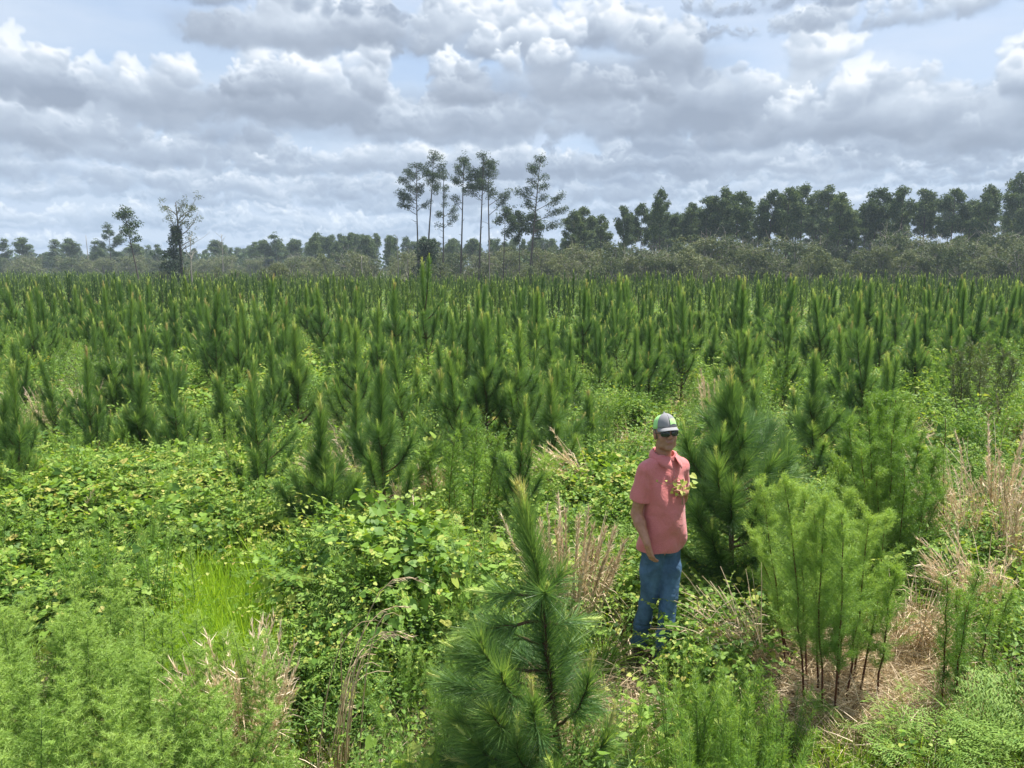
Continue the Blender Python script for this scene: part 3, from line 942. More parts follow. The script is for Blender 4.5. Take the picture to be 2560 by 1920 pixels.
for k in range(150):
    t = rng.random()
    z = H * (.02 + .64 * t)
    w = 2.6 * (1 - t) ** 1.1 + .35
    C = np.array([[rng.normal(-.5, .42) * w, rng.normal(0, .35) * w, z]])
    puff(gd, C, .55, 34, .30, rng)
for k in range(16):
    C = np.array([[-1.0 - 2.6 * rng.random(), rng.normal(0, .4), H * .40 + rng.normal(0, .3)]]); puff(gd, C, .36, 22, .24, rng)
c_ = obj('creeper', gd.mesh('creeper', ['creeper']), root); c_['kind'] = 'stuff'
# dead snags
def snag(px, ty, y, lab, seed, r=.10, arms=6):
    rng = np.random.default_rng(seed)
    H = height_for(ty, y); g = Geo(); gb = Geo()
    c = np.array([[.05 * math.sin(t * 5 + seed), 0, t * H] for t in np.linspace(0, 1, 8)])
    g.tube(c, np.linspace(r, r * .35, 8), 5, 0)
    for k in range(arms):
        h = rng.uniform(.55, .95); a = rng.random() * 6.28
        gb.tube(curve((0, 0, h * H), (math.cos(a), math.sin(a), .9), rng.uniform(.6, 2.0), .3, 4, .15, rng), [.04, .035, .03, .02, .012], 3, 0)
    root = empty('dead_tree', at_depth(px, y))
    obj('trunk', g.mesh('trunk', ['dead_wood']), root); 
    if arms: obj('branches', gb.mesh('branches', ['dead_wood']), root)['kind'] = 'stuff'
    tag(root, lab, 'dead tree', 'dead trees by the woods')
snag(479, 592, 100, 'pale dead snag right beside the creeper-clad broadleaf tree', 3)
snag(558, 585, 165, 'bare-branched dead tree in the left wood, right of the broadleaf tree', 4, .12, 16)
snag(222, 588, 200, 'short bare broken stem rising above the far left wood', 5, .16, 0)
snag(995, 590, 118, 'pale broken stem left of the dark creeper-covered stump', 6, .12, 1)
snag(905, 640, 110, 'low broken dark stem at the field edge left of the lone pines', 7, .12, 0)
snag(1224, 600, 112, 'pale dead stem at the foot of the lone pines', 8, .08, 2)
# creeper-covered stump under the two leftmost lone pines
g = Geo(); gt = Geo(); rng = np.random.default_rng(17)
gt.tube([(0, 0, 0), (0, 0, 3), (.2, 0, 6)], [.35, .3, .2], 6, 0)
y = 108; Hs = height_for(598, y)
for k in range(260):
    t = rng.random(); w = 1.6 * (1 - .45 * t) * (1 + .2 * math.sin(t * 9))
    puff(g, np.array([[rng.normal(0, .5) * w + .25, rng.normal(0, .5) * w, .3 + t * (Hs - .5)]]), .55, 30, .30, rng)
root = empty('creeper_covered_stump', at_depth(1062, y))
obj('trunk', gt.mesh('trunk', ['old_bark']), root); obj('leaves', g.mesh('leaves', ['creeper']), root)['kind'] = 'stuff'
tag(root, 'dark stump swathed in creeper under the two leftmost lone pines', 'creeper-clad stump')

# right-hand wood: one tree per crown seen, bushes in front
def z3(x): return 1280 + .5787 * x
def z3y(v): return 380 + .5787 * v
pine_vars = []
for s in range(9):
    gs = tall_pine(700 + s, 16, .50, 6.4, 0, .6, 1.35, None, None, 3, .34)
    pine_vars.append([g.mesh(n, m_) for g, n, m_ in zip(gs, ('trunk', 'limbs', 'foliage'), (['old_bark'], ['old_bark'], ['crown_pine']))])
slim_vars = []
for s in range(6):
    gs = tall_pine(760 + s, 12, .38, 3.4, 0, .6, 1.3, None, .10, 3, .32)
    slim_vars.append([g.mesh(n, m_) for g, n, m_ in zip(gs, ('trunk', 'limbs', 'foliage'), (['old_bark'], ['old_bark'], ['crown_pine']))])
ragged_vars = []
for s in range(6):
    gs = tall_pine(780 + s, 12, .62 + .04 * s, 2.6 + .3 * s, .01 * (s - 2), .35, 1.0, None, .10, 3, .34)
    ragged_vars.append([g.mesh(n, m_) for g, n, m_ in zip(gs, ('trunk', 'limbs', 'foliage'), (['old_bark'], ['old_bark'], ['crown_pine']))])
broad_vars = []
for s in range(7):
    gs = broad_tree(800 + s, 7.5, 7.5, 11, 1.0, .32, -.05, s % 2 == 0)
    broad_vars.append([g.mesh(n, m_) for g, n, m_ in zip(gs, ('trunk', 'limbs', 'foliage'), (['old_bark'], ['dead_wood', 'dead_wood'], ['crown_grey']))])
green_vars = []
for s in range(4):
    gs = broad_tree(840 + s, 4.0, 4.6, 8, .8, .24, -.05)
    green_vars.append([g.mesh(n, m_) for g, n, m_ in zip(gs, ('trunk', 'limbs', 'foliage'), (['old_bark'], ['old_bark'], ['crown_broad']))])
def tree_copy(name, var, loc, rz, sc, label, cat, group):
    root = empty(name, loc, rz, sc)
    for me, nm in zip(var, ('trunk', 'limbs', 'foliage')):
        p = obj(nm, me, root)
        if nm != 'trunk': p['kind'] = 'stuff'
    return tag(root, label, cat, group)
R = random.Random(21)
crowns = [(265, 250), (310, 235), (380, 270), (480, 228), (555, 220), (635, 152), (700, 262), (770, 220), (835, 190), (900, 150), (965, 170), (1060, 225), (1105, 160), (1180, 150), (1240, 135), (1345, 145), (1400, 180), (1440, 262),
          (1510, 215), (1560, 155), (1665, 145), (1765, 155), (1885, 155), (1960, 205), (2040, 140), (2165, 92), (2225, 185)]
special = {0: 'leftmost pine of the right-hand wood, standing at its open edge', 5: 'pointed pine standing above its neighbours in the left part of the right-hand wood', 13: 'broad twin-crowned pine near the middle of the right-hand wood',
           17: 'low pine in the dip of the right-hand wood\'s skyline', 25: 'tallest pine of the right-hand wood, near the photo\'s right edge'}
for i, (zx, zy) in enumerate(crowns):
    y = R.uniform(118, 132)
    H = height_for(z3y(zy), y)
    px = z3(zx)
    v = pine_vars[(i * 4 + 1) % 9]
    k = H / 16.6
    wk = k * R.uniform(.85, 1.1) * (.72 if i == 5 else 1)
    tree_copy('wood_edge_pine', v, at_depth(px, y), R.uniform(0, 6.28), (wk, wk, k), special.get(i, 'tall full-crowned pine in the dark row of the right-hand wood'), 'pine tree', 'pines of the right-hand wood')
for i in range(64):                        # second row, lower
    px = R.uniform(1400, 2680); y = R.uniform(136, 170)
    base = np.interp(px, [1400, 1550, 1700, 2000, 2300, 2600], [560, 540, 520, 500, 510, 490])
    H = height_for(base + R.uniform(-14, 30), y)
    v = (pine_vars, slim_vars, ragged_vars, ragged_vars)[R.randrange(4)][R.randrange(6)]
    k = H / (16.6 if v in pine_vars else 12.5)
    tree_copy('wood_pine', v, at_depth(px, y), R.uniform(0, 6.28), (k, k, k), 'pine behind the front row of the right-hand wood', 'pine tree', 'pines behind the front row on the right')
for i in range(84):                        # thicket in front of the wood
    px = 1330 + (i + R.random()) * (2680 - 1330) / 84; y = R.uniform(100, 122) if i % 3 else R.uniform(94, 102)
    top = np.interp(px, [1330, 1500, 1750, 2000, 2300, 2600], [632, 612, 596, 598, 590, 592]) + R.uniform(-10, 32) + (22 if y < 102 else 0)
    H = height_for(top, y); k = max(.4, H / 7.2)
    tree_copy('thicket_tree', broad_vars[R.randrange(7)], at_depth(px, y), R.uniform(0, 6.28), (k * R.uniform(.8, 1.1), k, k), 'greyish green scrub tree in the thicket at the foot of the right-hand wood', 'scrub tree', 'scrub trees below the right-hand wood')
# middle wood, x 780..1400, farther off
for i in range(90):
    px = R.uniform(775, 1420); y = R.uniform(175, 235)
    top = np.interp(px, [775, 800, 960, 1050, 1200, 1420], [596, 580, 582, 590, 596, 592]) + abs(R.gauss(0, 1)) * 13
    H = height_for(top, y); k = H / 12.6
    tree_copy('slender_pine', (ragged_vars if R.random() < .45 else slim_vars)[R.randrange(6)], at_depth(px, y), R.uniform(0, 6.28), (k * R.uniform(.8, 1.2), k, k), 'slender pine of the low middle wood behind the lone pines', 'pine tree', 'slender pines of the middle wood')
for i in range(60):
    px = R.uniform(640, 1400); y = R.uniform(122, 165)
    top = np.interp(px, [640, 900, 1100, 1400], [648, 642, 640, 628]) + R.uniform(-14, 14)
    H = height_for(top, y); k = max(.4, H / 7.2)
    tree_copy('scrub_tree', (broad_vars + green_vars)[R.randrange(9)], at_depth(px, y), R.uniform(0, 6.28), (k, k, k), 'grey green scrub tree below the middle wood', 'scrub tree', 'scrub trees below the middle wood')
# left far wood
for i in range(190):
    px = R.uniform(-60, 800); y = R.uniform(235, 330)
    top = np.interp(px, [-60, 100, 200, 300, 420, 560, 650, 720, 800], [640, 642, 626, 624, 636, 626, 624, 618, 612]) + R.gauss(0, 1) * 6
    if i % 5 == 0: top -= R.uniform(8, 20)
    H = height_for(top, y); k = H / 12.6
    tree_copy('far_pine', (ragged_vars if R.random() < .75 else slim_vars)[R.randrange(6)], at_depth(px, y), R.uniform(0, 6.28), (k * R.uniform(.8, 1.5), k * 1.1, k), 'hazy pine of the far left wood', 'pine tree', 'pines of the far left wood')
for i, (px, ty) in enumerate([(20, 596), (62, 594), (145, 598), (176, 596), (245, 600), (340, 608), (395, 610), (545, 600), (640, 604), (663, 600), (690, 584), (740, 597), (795, 580)]):
    y = R.uniform(205, 225); H = height_for(ty, y); k = H / 12.6
    tree_copy('outlying_pine', (ragged_vars, slim_vars)[i % 2][i % 6], at_depth(px, y), R.uniform(0, 6.28), (k * 1.5, k * 1.5, k), 'pine whose crown stands clear above the far left wood', 'pine tree', 'pines standing clear above the far left wood')
for i in range(70):
    px = R.uniform(-60, 800); y = R.uniform(185, 230)
    top = 646 + R.uniform(-8, 10)
    H = height_for(top, y); k = max(.4, H / 7.2)
    tree_copy('distant_scrub_tree', broad_vars[R.randrange(7)], at_depth(px, y), R.uniform(0, 6.28), (k * 1.3, k, k), 'hazy scrub tree at the foot of the far left wood', 'scrub tree', 'scrub trees below the far left wood')
# green bushes at the far edge of the plantation
for i in range(34):
    px = R.uniform(380, 1500); y = R.uniform(96, 118)
    k = R.uniform(.55, 1.0)
    tree_copy('field_edge_bush', green_vars[R.randrange(4)], at_depth(px, y), R.uniform(0, 6.28), (k, k, k), 'green bush at the far edge of the plantation below the lone pines', 'bush', 'green bushes at the plantation edge')

# solid mass of undergrowth behind, so that no field shows through below the woods
bk = Geo(); rng = np.random.default_rng(5)
for (xa, xb, y, zt, n) in ((1280, 2700, 150, 6.5, 4600), (520, 1420, 240, 8.0, 5200), (-100, 820, 335, 9.5, 3600)):
    px = rng.uniform(xa, xb, n); yy = y + rng.uniform(-9, 9, n)
    r = np.array([(p - 1280) / FPX for p in px])
    P = np.stack([r * yy * 1.01, yy, zt * rng.random(n) ** .8], 1)
    bk.blades(P, rng.normal(size=(n, 3)) + [0, 0, .3], .9 if y < 300 else 1.5, .8 if y < 300 else 1.4, .1, 1, rng.random(n) * .5, 0, rng)
tag(obj('undergrowth_of_the_woods', bk.mesh('undergrowth', ['crown_pine'])), 'dark undergrowth filling the woods behind the scrub', 'undergrowth', kind='stuff')

# ------------------------------------------------------------------ young pines of the plantation
# base and top as seen in the photograph (full-size pixels), label
def zA(x, y): return (x * .5787, 660 + y * .5787)
def zB(x, y): return (1280 + x * .5787, 660 + y * .5787)
near_pines = [  # base px, top px, detail, vigour, double leader, label
    ((6, 1190), (14, 975), 3, 1.0, False, 'young pine cut off by the left edge of the photo, dark bent trunk showing'),
    ((356, 1152), (352, 930), 3, 1.15, False, 'wide-spreading young pine above the leafy mound on the left'),
    ((420, 1019), (414, 816), 2, 1.1, False, 'young pine behind the wide-spreading one on the left'),
    ((347, 970), (345, 830), 2, .7, False, 'slim young pine squeezed against the left flank of a bigger one'),
    ((556, 1110), (546, 940), 3, 1.0, False, 'low young pine with forked stem between two taller ones on the left'),
    ((752, 1060), (738, 812), 3, .95, False, 'tall young pine with pale new shoots left of centre'),
    ((809, 1320), (800, 1014), 3, .85, False, 'slim young pine with bare lower trunk and curved side branches, left of centre'),
    ((967, 1270), (950, 915), 3, 1.1, False, 'bushy young pine topped by three pale candles, near the centre'),
    ((1042, 1065), (1042, 928), 2, .6, False, 'narrow young pine like a bottle brush, left one of a close pair'),
    ((1077, 1085), (1100, 935), 2, .6, False, 'narrow leaning young pine, right one of a close pair'),
    ((1219, 1110), (1206, 790), 3, 1.1, False, 'tall young pine with thick dark lower trunk and upcurved branches, centre'),
    ((1076, 938), (1055, 655), 2, 1.15, True, 'tallest young pine, twin-topped and reaching the skyline below the lone pines'),
    ((521, 891), (515, 764), 2, .9, False, 'young pine with visible dark trunk in the left middle ground'),
    ((642, 880), (648, 772), 2, .9, False, 'leaning dark young pine in the left middle ground, left of the centre gap'),
    ((110, 886), (98, 730), 2, .8, False, 'young pine leaning left with a bare lower stem, far left middle ground'),
    ((52, 955), (55, 834), 2, .8, False, 'thin young pine with a bare grey stem near the left edge'),
    ((208, 880), (203, 747), 2, 1.0, False, 'dark young pine above the round dull-leaved shrub on the left'),
    ((810, 886), (799, 742), 2, .9, False, 'upright young pine left of the twin-topped one, middle ground'),
    ((893, 1077), (890, 806), 2, 1.15, False, 'dense young pine with many pale tips right behind the three-candled one'),
    ((1459, 949), (1465, 712), 2, .8, False, 'dark columnar young pine standing tall right of centre'),
    ((1604, 891), (1610, 747), 2, .9, False, 'slim young pine in the middle ground above the man\'s head'),
    ((1902, 891), (1899, 704), 2, 1.0, False, 'tall pointed young pine with dark fork, right middle ground'),
    ((2125, 972), (2128, 814), 2, .6, False, 'dark narrow young pine alone among shrubs, right middle ground'),
    ((2194, 932), (2194, 785), 2, .6, False, 'dark narrow young pine right of a similar one, right middle ground'),
    ((2293, 990), (2290, 803), 2, 1.0, False, 'dark young pine with arching side branches near the right edge'),
    ((2050, 1165), (2044, 878), 3, .8, False, 'dark young pine with bare trunk foot behind the tall feathery bush'),
    ((1989, 1110), (1989, 978), 2, .7, False, 'short young pine with brown candle left of the dark bare-footed one'),
    ((1859, 972), (1864, 884), 2, .9, False, 'small young pine with pale tips behind the big pine beside the man'),
    ((1372, 1007), (1370, 803), 2, 1.0, False, 'tall young pine between the centre and the man, middle ground'),
    ((1470, 1123), (1471, 978), 3, .8, False, 'small young pine with upcurved branches left of the man\'s head'),
    ((1893, 1130), (1888, 960), 2, .7, False, 'slender pale-tipped young pine just behind the big pine beside the man'),
    ((1385, 1160), (1376, 945), 3, 1.25, False, 'broad spreading young pine left of the man, behind the dry plumes'),
    ((2240, 891), (2243, 740), 2, .7, False, 'dark spire-like young pine in the right middle ground, farther back'),
    ((1734, 903), (1726, 774), 2, .9, False, 'young pine with dark dense crown above the man, right of the slim one'),
    ((1650, 975), (1650, 830), 2, .8, False, 'young pine directly behind the man\'s cap'),
    ((1783, 938), (1789, 812), 2, .8, False, 'young pine right of the one behind the man\'s cap'),
]
Z_VIS = .30
placed = []
for i, (b, t_, det, vig, dbl, lab) in enumerate(near_pines):
    p = at(b[0], b[1], Z_VIS)
    rt = ray(*t_); y = p[1]
    top = np.array([0, 0, CAM_H]) + rt * (y / rt[1])
    H = top[2] - .13
    lean = ((top[0] - p[0]) / H, R.uniform(-.03, .03))
    z0 = float(gh(p[0], p[1]))
    root = assemble('young_pine', build_pine(40 + i, H - z0, det, lean, vig * 1.2, dbl, tint=.30 + .12 * R.random()), (p[0], p[1], z0), 0)
    tag(root, lab, 'young pine', 'young pines planted across the field')
    placed.append((p[0], p[1]))

# big pine at the man's side
p = at(1828, 1480, .05); rt = ray(1827, 885); top = np.array([0, 0, CAM_H]) + rt * (p[1] / rt[1])
H = top[2]
BP = p
hp_rng = np.random.default_rng(3)
def hero(base, tops, seed, detail, tips, label, tint=.35, nscale=1.0):
    """a pine given by its foot, its stem points and the tips of its branches (world points, start fraction)"""
    rng = np.random.default_rng(seed)
    base = np.asarray(base)
    tr = np.array([np.asarray(q) - base for q in tops])
    # smooth
    tt = np.linspace(0, len(tr) - 1, 11)
    tr = np.stack([np.interp(tt, range(len(tr)), tr[:, j]) for j in range(3)], 1)
    tr[1:-1] = .25 * tr[:-2] + .5 * tr[1:-1] + .25 * tr[2:]
    br = []
    for (f, tip) in tips:
        s = np.array([np.interp(f * 10, range(11), tr[:, j]) for j in range(3)])
        e = np.asarray(tip) - base
        d = e - s
        hd = np.array([d[0], d[1], 0]); 
        q1 = s + hd * .55 + np.array([0, 0, d[2] * .25]); q2 = s + hd * .92 + np.array([0, 0, d[2] * .62])
        ts = np.linspace(0, 1, 8)[:, None]
        c = (1 - ts) ** 3 * s + 3 * (1 - ts) ** 2 * ts * q1 + 3 * (1 - ts) * ts ** 2 * q2 + ts ** 3 * e
        br.append(c + rng.normal(0, .004, c.shape))
    parts = build_pine(seed, tr[-1][2], detail, shape=(tr, br), tint=tint, nscale=nscale)
    root = assemble('young_pine', parts, tuple(base), 0)
    tag(root, label, 'young pine', 'young pines planted across the field')
    placed.append((base[0], base[1]))
    return root
base = np.array([p[0], p[1], 0.0])
tips = []
for k, (px, py, dy, f) in enumerate([(1716, 1050, -.1, .30), (1795, 1115, -.45, .25), (1862, 1112, -.25, .38), (1972, 1090, .0, .28), (1770, 1000, .25, .5), (1880, 1010, .3, .5), (1935, 1190, -.35, .22), (1745, 1230, -.45, .15), (1995, 1230, .1, .16), (1705, 1330, -.1, .08), (1900, 1330, -.5, .10), (1960, 1400, -.2, .06),
                                  (1700, 1180, .3, .2), (1930, 1020, .5, .4), (1800, 1350, -.4, .08), (1850, 1000, -.1, .55), (1800, 960, .1, .6), (1760, 1420, -.3, .05), (1985, 1140, .35, .3), (1740, 1130, .1, .28), (1830, 1180, -.5, .2), (1890, 1230, -.45, .18), (1930, 1110, -.15, .33), (1760, 1180, -.25, .24), (1800, 1060, -.25, .42), (1860, 1050, -.2, .46), (1990, 1330, -.1, .1), (1780, 1290, -.5, .1), (1850, 1400, -.5, .06), (1960, 1060, .3, .34), (1720, 1090, .35, .3), (1900, 1160, .4, .3), (1735, 1360, .2, .06)]):
    tips.append((f, at_y(px, py + 45, p[1] + dy)))
hero(base, [base, at_y(1828, 1300, p[1]), at_y(1832, 1100, p[1]), at_y(1826, 1030, p[1]), at_y(1827, 985, p[1])], 31, 3, tips, 'big dense young pine right behind and beside the man in the pink shirt', .27, 1.18)
# foreground pine
y0 = 3.62
base = np.array([.30, y0 + .02, 0.0])
S = lambda px, py, dy=0.0: at_y(px, py, y0 + dy)
T_ = lambda px, py, dy=0.0: at_y(px, py + 60, y0 + dy)
tips = [(.60, T_(1240, 1420, .05)), (.52, T_(1185, 1520, -.1)), (.62, T_(1362, 1420, -.14)), (.60, T_(1398, 1375, .05)), (.50, T_(1432, 1490, .1)),
        (.30, T_(1120, 1640, .05)), (.33, T_(1200, 1540, -.25)), (.28, T_(1420, 1600, .35)), (.32, T_(1480, 1700, .1)), (.36, T_(1300, 1560, .4)), (.30, T_(1250, 1620, -.35)),
        (.12, T_(1095, 1840, .1)), (.14, T_(1385, 1870, -.42)), (.12, T_(1520, 1780, -.1)), (.13, T_(1180, 1790, -.3)), (.10, T_(1580, 1860, .15)), (.11, T_(1290, 1800, -.4)), (.10, T_(1440, 1900, -.3)), (.10, T_(1060, 1930, -.1)), (.2, T_(1160, 1700, .35)), (.45, T_(1225, 1510, .22)), (.38, T_(1150, 1570, -.1)), (.36, T_(1250, 1540, .35)), (.35, T_(1420, 1540, .15)), (.24, T_(1140, 1740, -.2)), (.22, T_(1230, 1720, -.4)), (.24, T_(1470, 1640, -.2)), (.2, T_(1330, 1700, -.42)), (.15, T_(1110, 1790, .35)), (.16, T_(1190, 1850, -.2)), (.08, T_(1150, 1900, -.3)), (.1, T_(1500, 1860, .3))]
hero(base, [base, S(1396, 1890), S(1378, 1720), S(1358, 1560), S(1348, 1440), S(1328, 1365), S(1313, 1290)], 77, 3, tips, 'nearest young pine in the foreground centre, brown candle at its tip', .46, .92)

# the rest of the plantation, planted in rows
far_vars = []
for s in range(10):
    g = build_pine(300 + s, 2.0, 1, ((s % 3 - 1) * .03, 0), .50, s == 4, tint=.34 + .03 * s)
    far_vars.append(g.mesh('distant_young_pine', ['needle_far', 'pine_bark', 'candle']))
mid_vars = [assemble('young_pine', build_pine(330 + s, 2.0, 2, ((s % 3 - 1) * .05, (s % 2) * .04), (.85, 1.1, .95, 1.25, .75)[s % 5], s == 7), (0, 0, 0)) for s in range(12)]
R = random.Random(77)
cand = []
yv = 9.5
rowgap, inrow = 1.65, 1.25
for j in range(int(300 / rowgap)):
    yv = 8.0 + j * rowgap
    half = yv * .74 + 3
    k = -int(half / inrow)
    while k * inrow < half:
        x = k * inrow + R.gauss(0, .36) + .4 * (j % 2); y_ = yv + R.gauss(0, .42); k += 1
        if R.random() < .14: continue
        # plantation ends at the woods: nearer on the right
        px = 1280 + x / y_ * FPX
        yend = np.interp(px, [-100, 500, 800, 1000, 1300, 2700], [232, 200, 130, 112, 100, 97])
        if y_ > yend: continue
        if y_ < 13 and (1500 < px < 1760 or px > 2300): continue
        if y_ < 26 and min(math.hypot(x - a, y_ - b) for a, b in placed) < .75: continue
        cand.append((y_, x))
cand.sort()
Hs = lambda: min(2.5, max(1.1, R.gauss(1.95, .30)))
extra = [at(px, py, .2) for px, py in ((150, 1120), (470, 1190), (640, 1150), (880, 1200), (1150, 1190), (700, 1010), (300, 1070), (980, 1060), (1290, 1130), (1130, 1020), (60, 1060), (1560, 1040), (1700, 1010), (2390, 1010), (2490, 960), (245, 1180))]
cand = sorted(cand + [(float(e[1]), float(e[0])) for e in extra])
n_ind = 300 - len(near_pines) - 2
used = 0
far = []
for q, (y_, x) in enumerate(cand):
    h = Hs() * (1.0 if y_ > 14 else .80)
    rz = R.uniform(0, 6.28)
    if used < n_ind:
        z0 = float(gh(x, y_))
        if used < len(mid_vars):
            o = mid_vars[used]
        elif y_ < 34:
            o = copy_tree(mid_vars[R.randrange(12)])
        else:
            o = obj('young_pine', far_vars[R.randrange(10)])
        o.location = (x, y_, z0); o.rotation_euler = (0, 0, rz); w_ = h / 2.0 * R.uniform(.75, 1.1); o.scale = (w_, w_, h / 2.0); o.rotation_euler = (R.gauss(0, .05), R.gauss(0, .05), rz)
        band = 'one of the shoulder-high young pines close behind the foreground shrubs' if y_ < 16 else ('one of the many young pines in the middle rows of the plantation' if y_ < 26 else 'one of the small-looking young pines in the packed rows towards the woods')
        tag(o, band, 'young pine', 'young pines planted across the field')
        used += 1
    else:
        far.append((x, y_, h, rz))
F_ = np.array(far)
print('pines: individual', used + len(near_pines) + 2, 'far', len(far), 'from', F_[0][1], time.time() - T0)
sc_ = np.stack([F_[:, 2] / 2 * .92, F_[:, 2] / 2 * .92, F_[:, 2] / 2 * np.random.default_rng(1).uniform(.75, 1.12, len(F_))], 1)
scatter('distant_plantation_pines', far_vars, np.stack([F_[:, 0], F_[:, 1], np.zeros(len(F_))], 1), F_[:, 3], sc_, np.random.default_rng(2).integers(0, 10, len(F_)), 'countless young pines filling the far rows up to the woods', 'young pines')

# ------------------------------------------------------------------ undergrowth
def proj(x, y, z):
    """full-size photograph pixel of a point"""
    X = np.asarray(x, float); Y = np.asarray(y, float); Z = np.asarray(z, float) - CAM_H
    c, s_ = math.cos(PITCH), math.sin(PITCH)
    d = Y * c - Z * s_; u = Y * s_ + Z * c
    return 1280 + X / d * FPX, 960 - u / d * FPX
def bump2(x, y, cx, cy, rx, ry, h):
    return h * np.exp(-((x - cx) / rx) ** 2 - ((y - cy) / ry) ** 2)
m1 = at(960, 1480, .4); m2 = at(330, 1260, .3); m3 = at(80, 1330, .3)
def mound(x, y):
    """how high the creepers have climbed over brush"""
    return bump2(x, y, m1[0], m1[1], .75, .8, .50) + bump2(x, y, m2[0], m2[1], 1.9, 1.3, .42) + bump2(x, y, m3[0], m3[1], .8, .8, .25) + .38 * np.maximum(0, fbm2(np.asarray(x, float) * 1.3 + 50, np.asarray(y, float) * 1.3 + 20, 71, 3)) * (np.asarray(x) < .6)
rg = np.random.default_rng(404)
def field(x0, x1, y0, y1, step, jit=.4):
    xs = np.arange(x0, x1, step); ys = np.arange(y0, y1, step)
    X, Y = np.meshgrid(xs, ys)
    X = X.ravel() + rg.uniform(-jit, jit, X.size) * step; Y = Y.ravel() + rg.uniform(-jit, jit, Y.size) * step
    k = np.abs(X) < Y * .74 + 1.0
    return X[k], Y[k]
vine_p = [vine_clump(s, 200 if s % 2 else 260, .42, .34 + .05 * (s % 4), .072 if s % 2 else .052).mesh('vine', ['vine', 'stem']) for s in range(6)]
vine_s = [vine_clump(20 + s, 330, .42, .38, .036).mesh('vine', ['vine', 'stem']) for s in range(4)]
shr_p = [shrub_clump(s, 620, .34, .55, .034).mesh('shrub', ['shrub', 'stem']) for s in range(4)]
shr_q = [shrub_clump(30 + s, 420, .36, .6, .05, 9, OVAL, (.2, .9)).mesh('shrub', ['vine', 'stem']) for s in range(3)]
fern_p = [fern_clump(s).mesh('fern', ['fern', 'stem']) for s in range(4)]
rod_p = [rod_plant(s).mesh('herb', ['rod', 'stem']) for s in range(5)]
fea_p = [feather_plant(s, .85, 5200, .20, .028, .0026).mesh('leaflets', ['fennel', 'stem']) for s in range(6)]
gra_p = [grass_tuft(s).mesh('grass', ['grass']) for s in range(4)]
gra_b = [grass_tuft(10 + s, 60, .55, .12, .0075, 0, .28, (.2, 1), .22).mesh('grass', ['bright_grass']) for s in range(3)]
dry_t = [grass_tuft(20 + s, 110, .46, .16, .0070, 0, .8, (.4, 1), .6).mesh('straw', ['straw']) for s in range(3)]
tha_p = [thatch(s, 330).mesh('thatch', ['straw']) for s in range(4)]

# -- what grows where, by the column and row of the photograph in which it is seen
X, Y = field(-7.2, 7.2, 2.7, 10.2, .21)
PX, PY = proj(X, Y, .30 + mound(X, Y))
n = len(X)
rnd = rg.random(n)
patch = fbm2(X * .9 + 10, Y * .9 + 3, 9, 3)
kind = np.full(n, 'none', dtype=object)
def put(mask, name): kind[mask & (kind == 'none')] = name
man = at(1605, 1640, 0)
nearman = np.hypot(X - man[0], Y - man[1]) < .40
put(nearman, 'skip')
path = (PX > 1330) & (PX < 1640) & (PY > 1560) & (PY < 1800)       # trodden gap in front of the man
legs = (PX > 1545) & (PX < 1680) & (PY > 1540) & (PY < 1790)
put(legs & (rnd < .5), 'thatch'); put(legs, 'skip')
put(path & (rnd < .55), 'thatch'); put(path & (rnd < .8), 'grass'); put(path, 'vine_small')
straw = ((PX > 1880) & (PX < 2300) & (PY > 1500) & (PY < 1750))
put(straw & (rnd < .93), 'thatch'); put(straw, 'skip')
put((PX < 740) & (PY > 1500) & (PY < 2050) & (rnd < .35), 'grass'); put((PX < 740) & (PY > 1500), 'skip')
put((PX > 400) & (PX < 730) & (PY > 1330) & (PY <= 1520) , 'lime'); 
put((PX >= 740) & (PX < 1000) & (PY > 1760) & (rnd < .7), 'straw_tuft')
put((PX > 960) & (PX < 1300) & (PY > 1560) & (rnd < .5), 'herb')
put((PX >= 740) & (PX < 1400) & (PY > 1750) & (rnd < .75), 'grass')
put((PX > 1150) & (PX < 1640) & (PY > 1280) & (PY <= 1560) & (patch < .02) & (rnd < .5), 'grass')
put((PX > 1150) & (PX < 1640) & (PY > 1200) & (PY <= 1560) & (rnd < .25), 'straw_tuft')
put((PX < 1250) & (PY > 1120) & (patch > -.06) & (rnd < .50), 'vine')
put((PX < 1250) & (PY > 1120) & (rnd < .22), 'vine_small')
put((PX < 1250) & (PY > 1120) & (rnd < .60), 'shrub2')
put((PX < 1250) & (PY > 1120) & (rnd < .72), 'fern')
put((PX < 1250) & (PY > 1120) & (rnd < .85), 'shrub')
put((PX < 1250) & (PY > 1120) & (rnd < .96), 'herb')
put((PX > 2200) & (PY > 1780) & (rnd < .12), 'fern')
put((PX > 1960) & (PY > 1740) & (rnd < .75), 'grass')
put((PX > 1560) & (PX < 2000) & (PY > 1640) & (rnd < .8), 'herb')
put((PX > 1560) & (PX < 1900) & (PY > 1480) & (PY < 1660) & (rnd < .8), 'vine_small')
put((PX > 2250) & (PY > 1180) & (rnd < .35), 'grass'); put((PX > 2250) & (PY > 1180) & (rnd < .55), 'straw_tuft'); put((PX > 2250) & (PY > 1180) & (rnd < .75), 'shrub')
put((patch > .12), 'vine'); put((rnd < .30), 'shrub'); put(rnd < .5, 'vine_small'); put(rnd < .62, 'shrub2'); put(rnd < .72, 'fern'); put(rnd < .84, 'herb'); put(rnd < .94, 'grass'); put(rnd <= 1, 'straw_tuft')
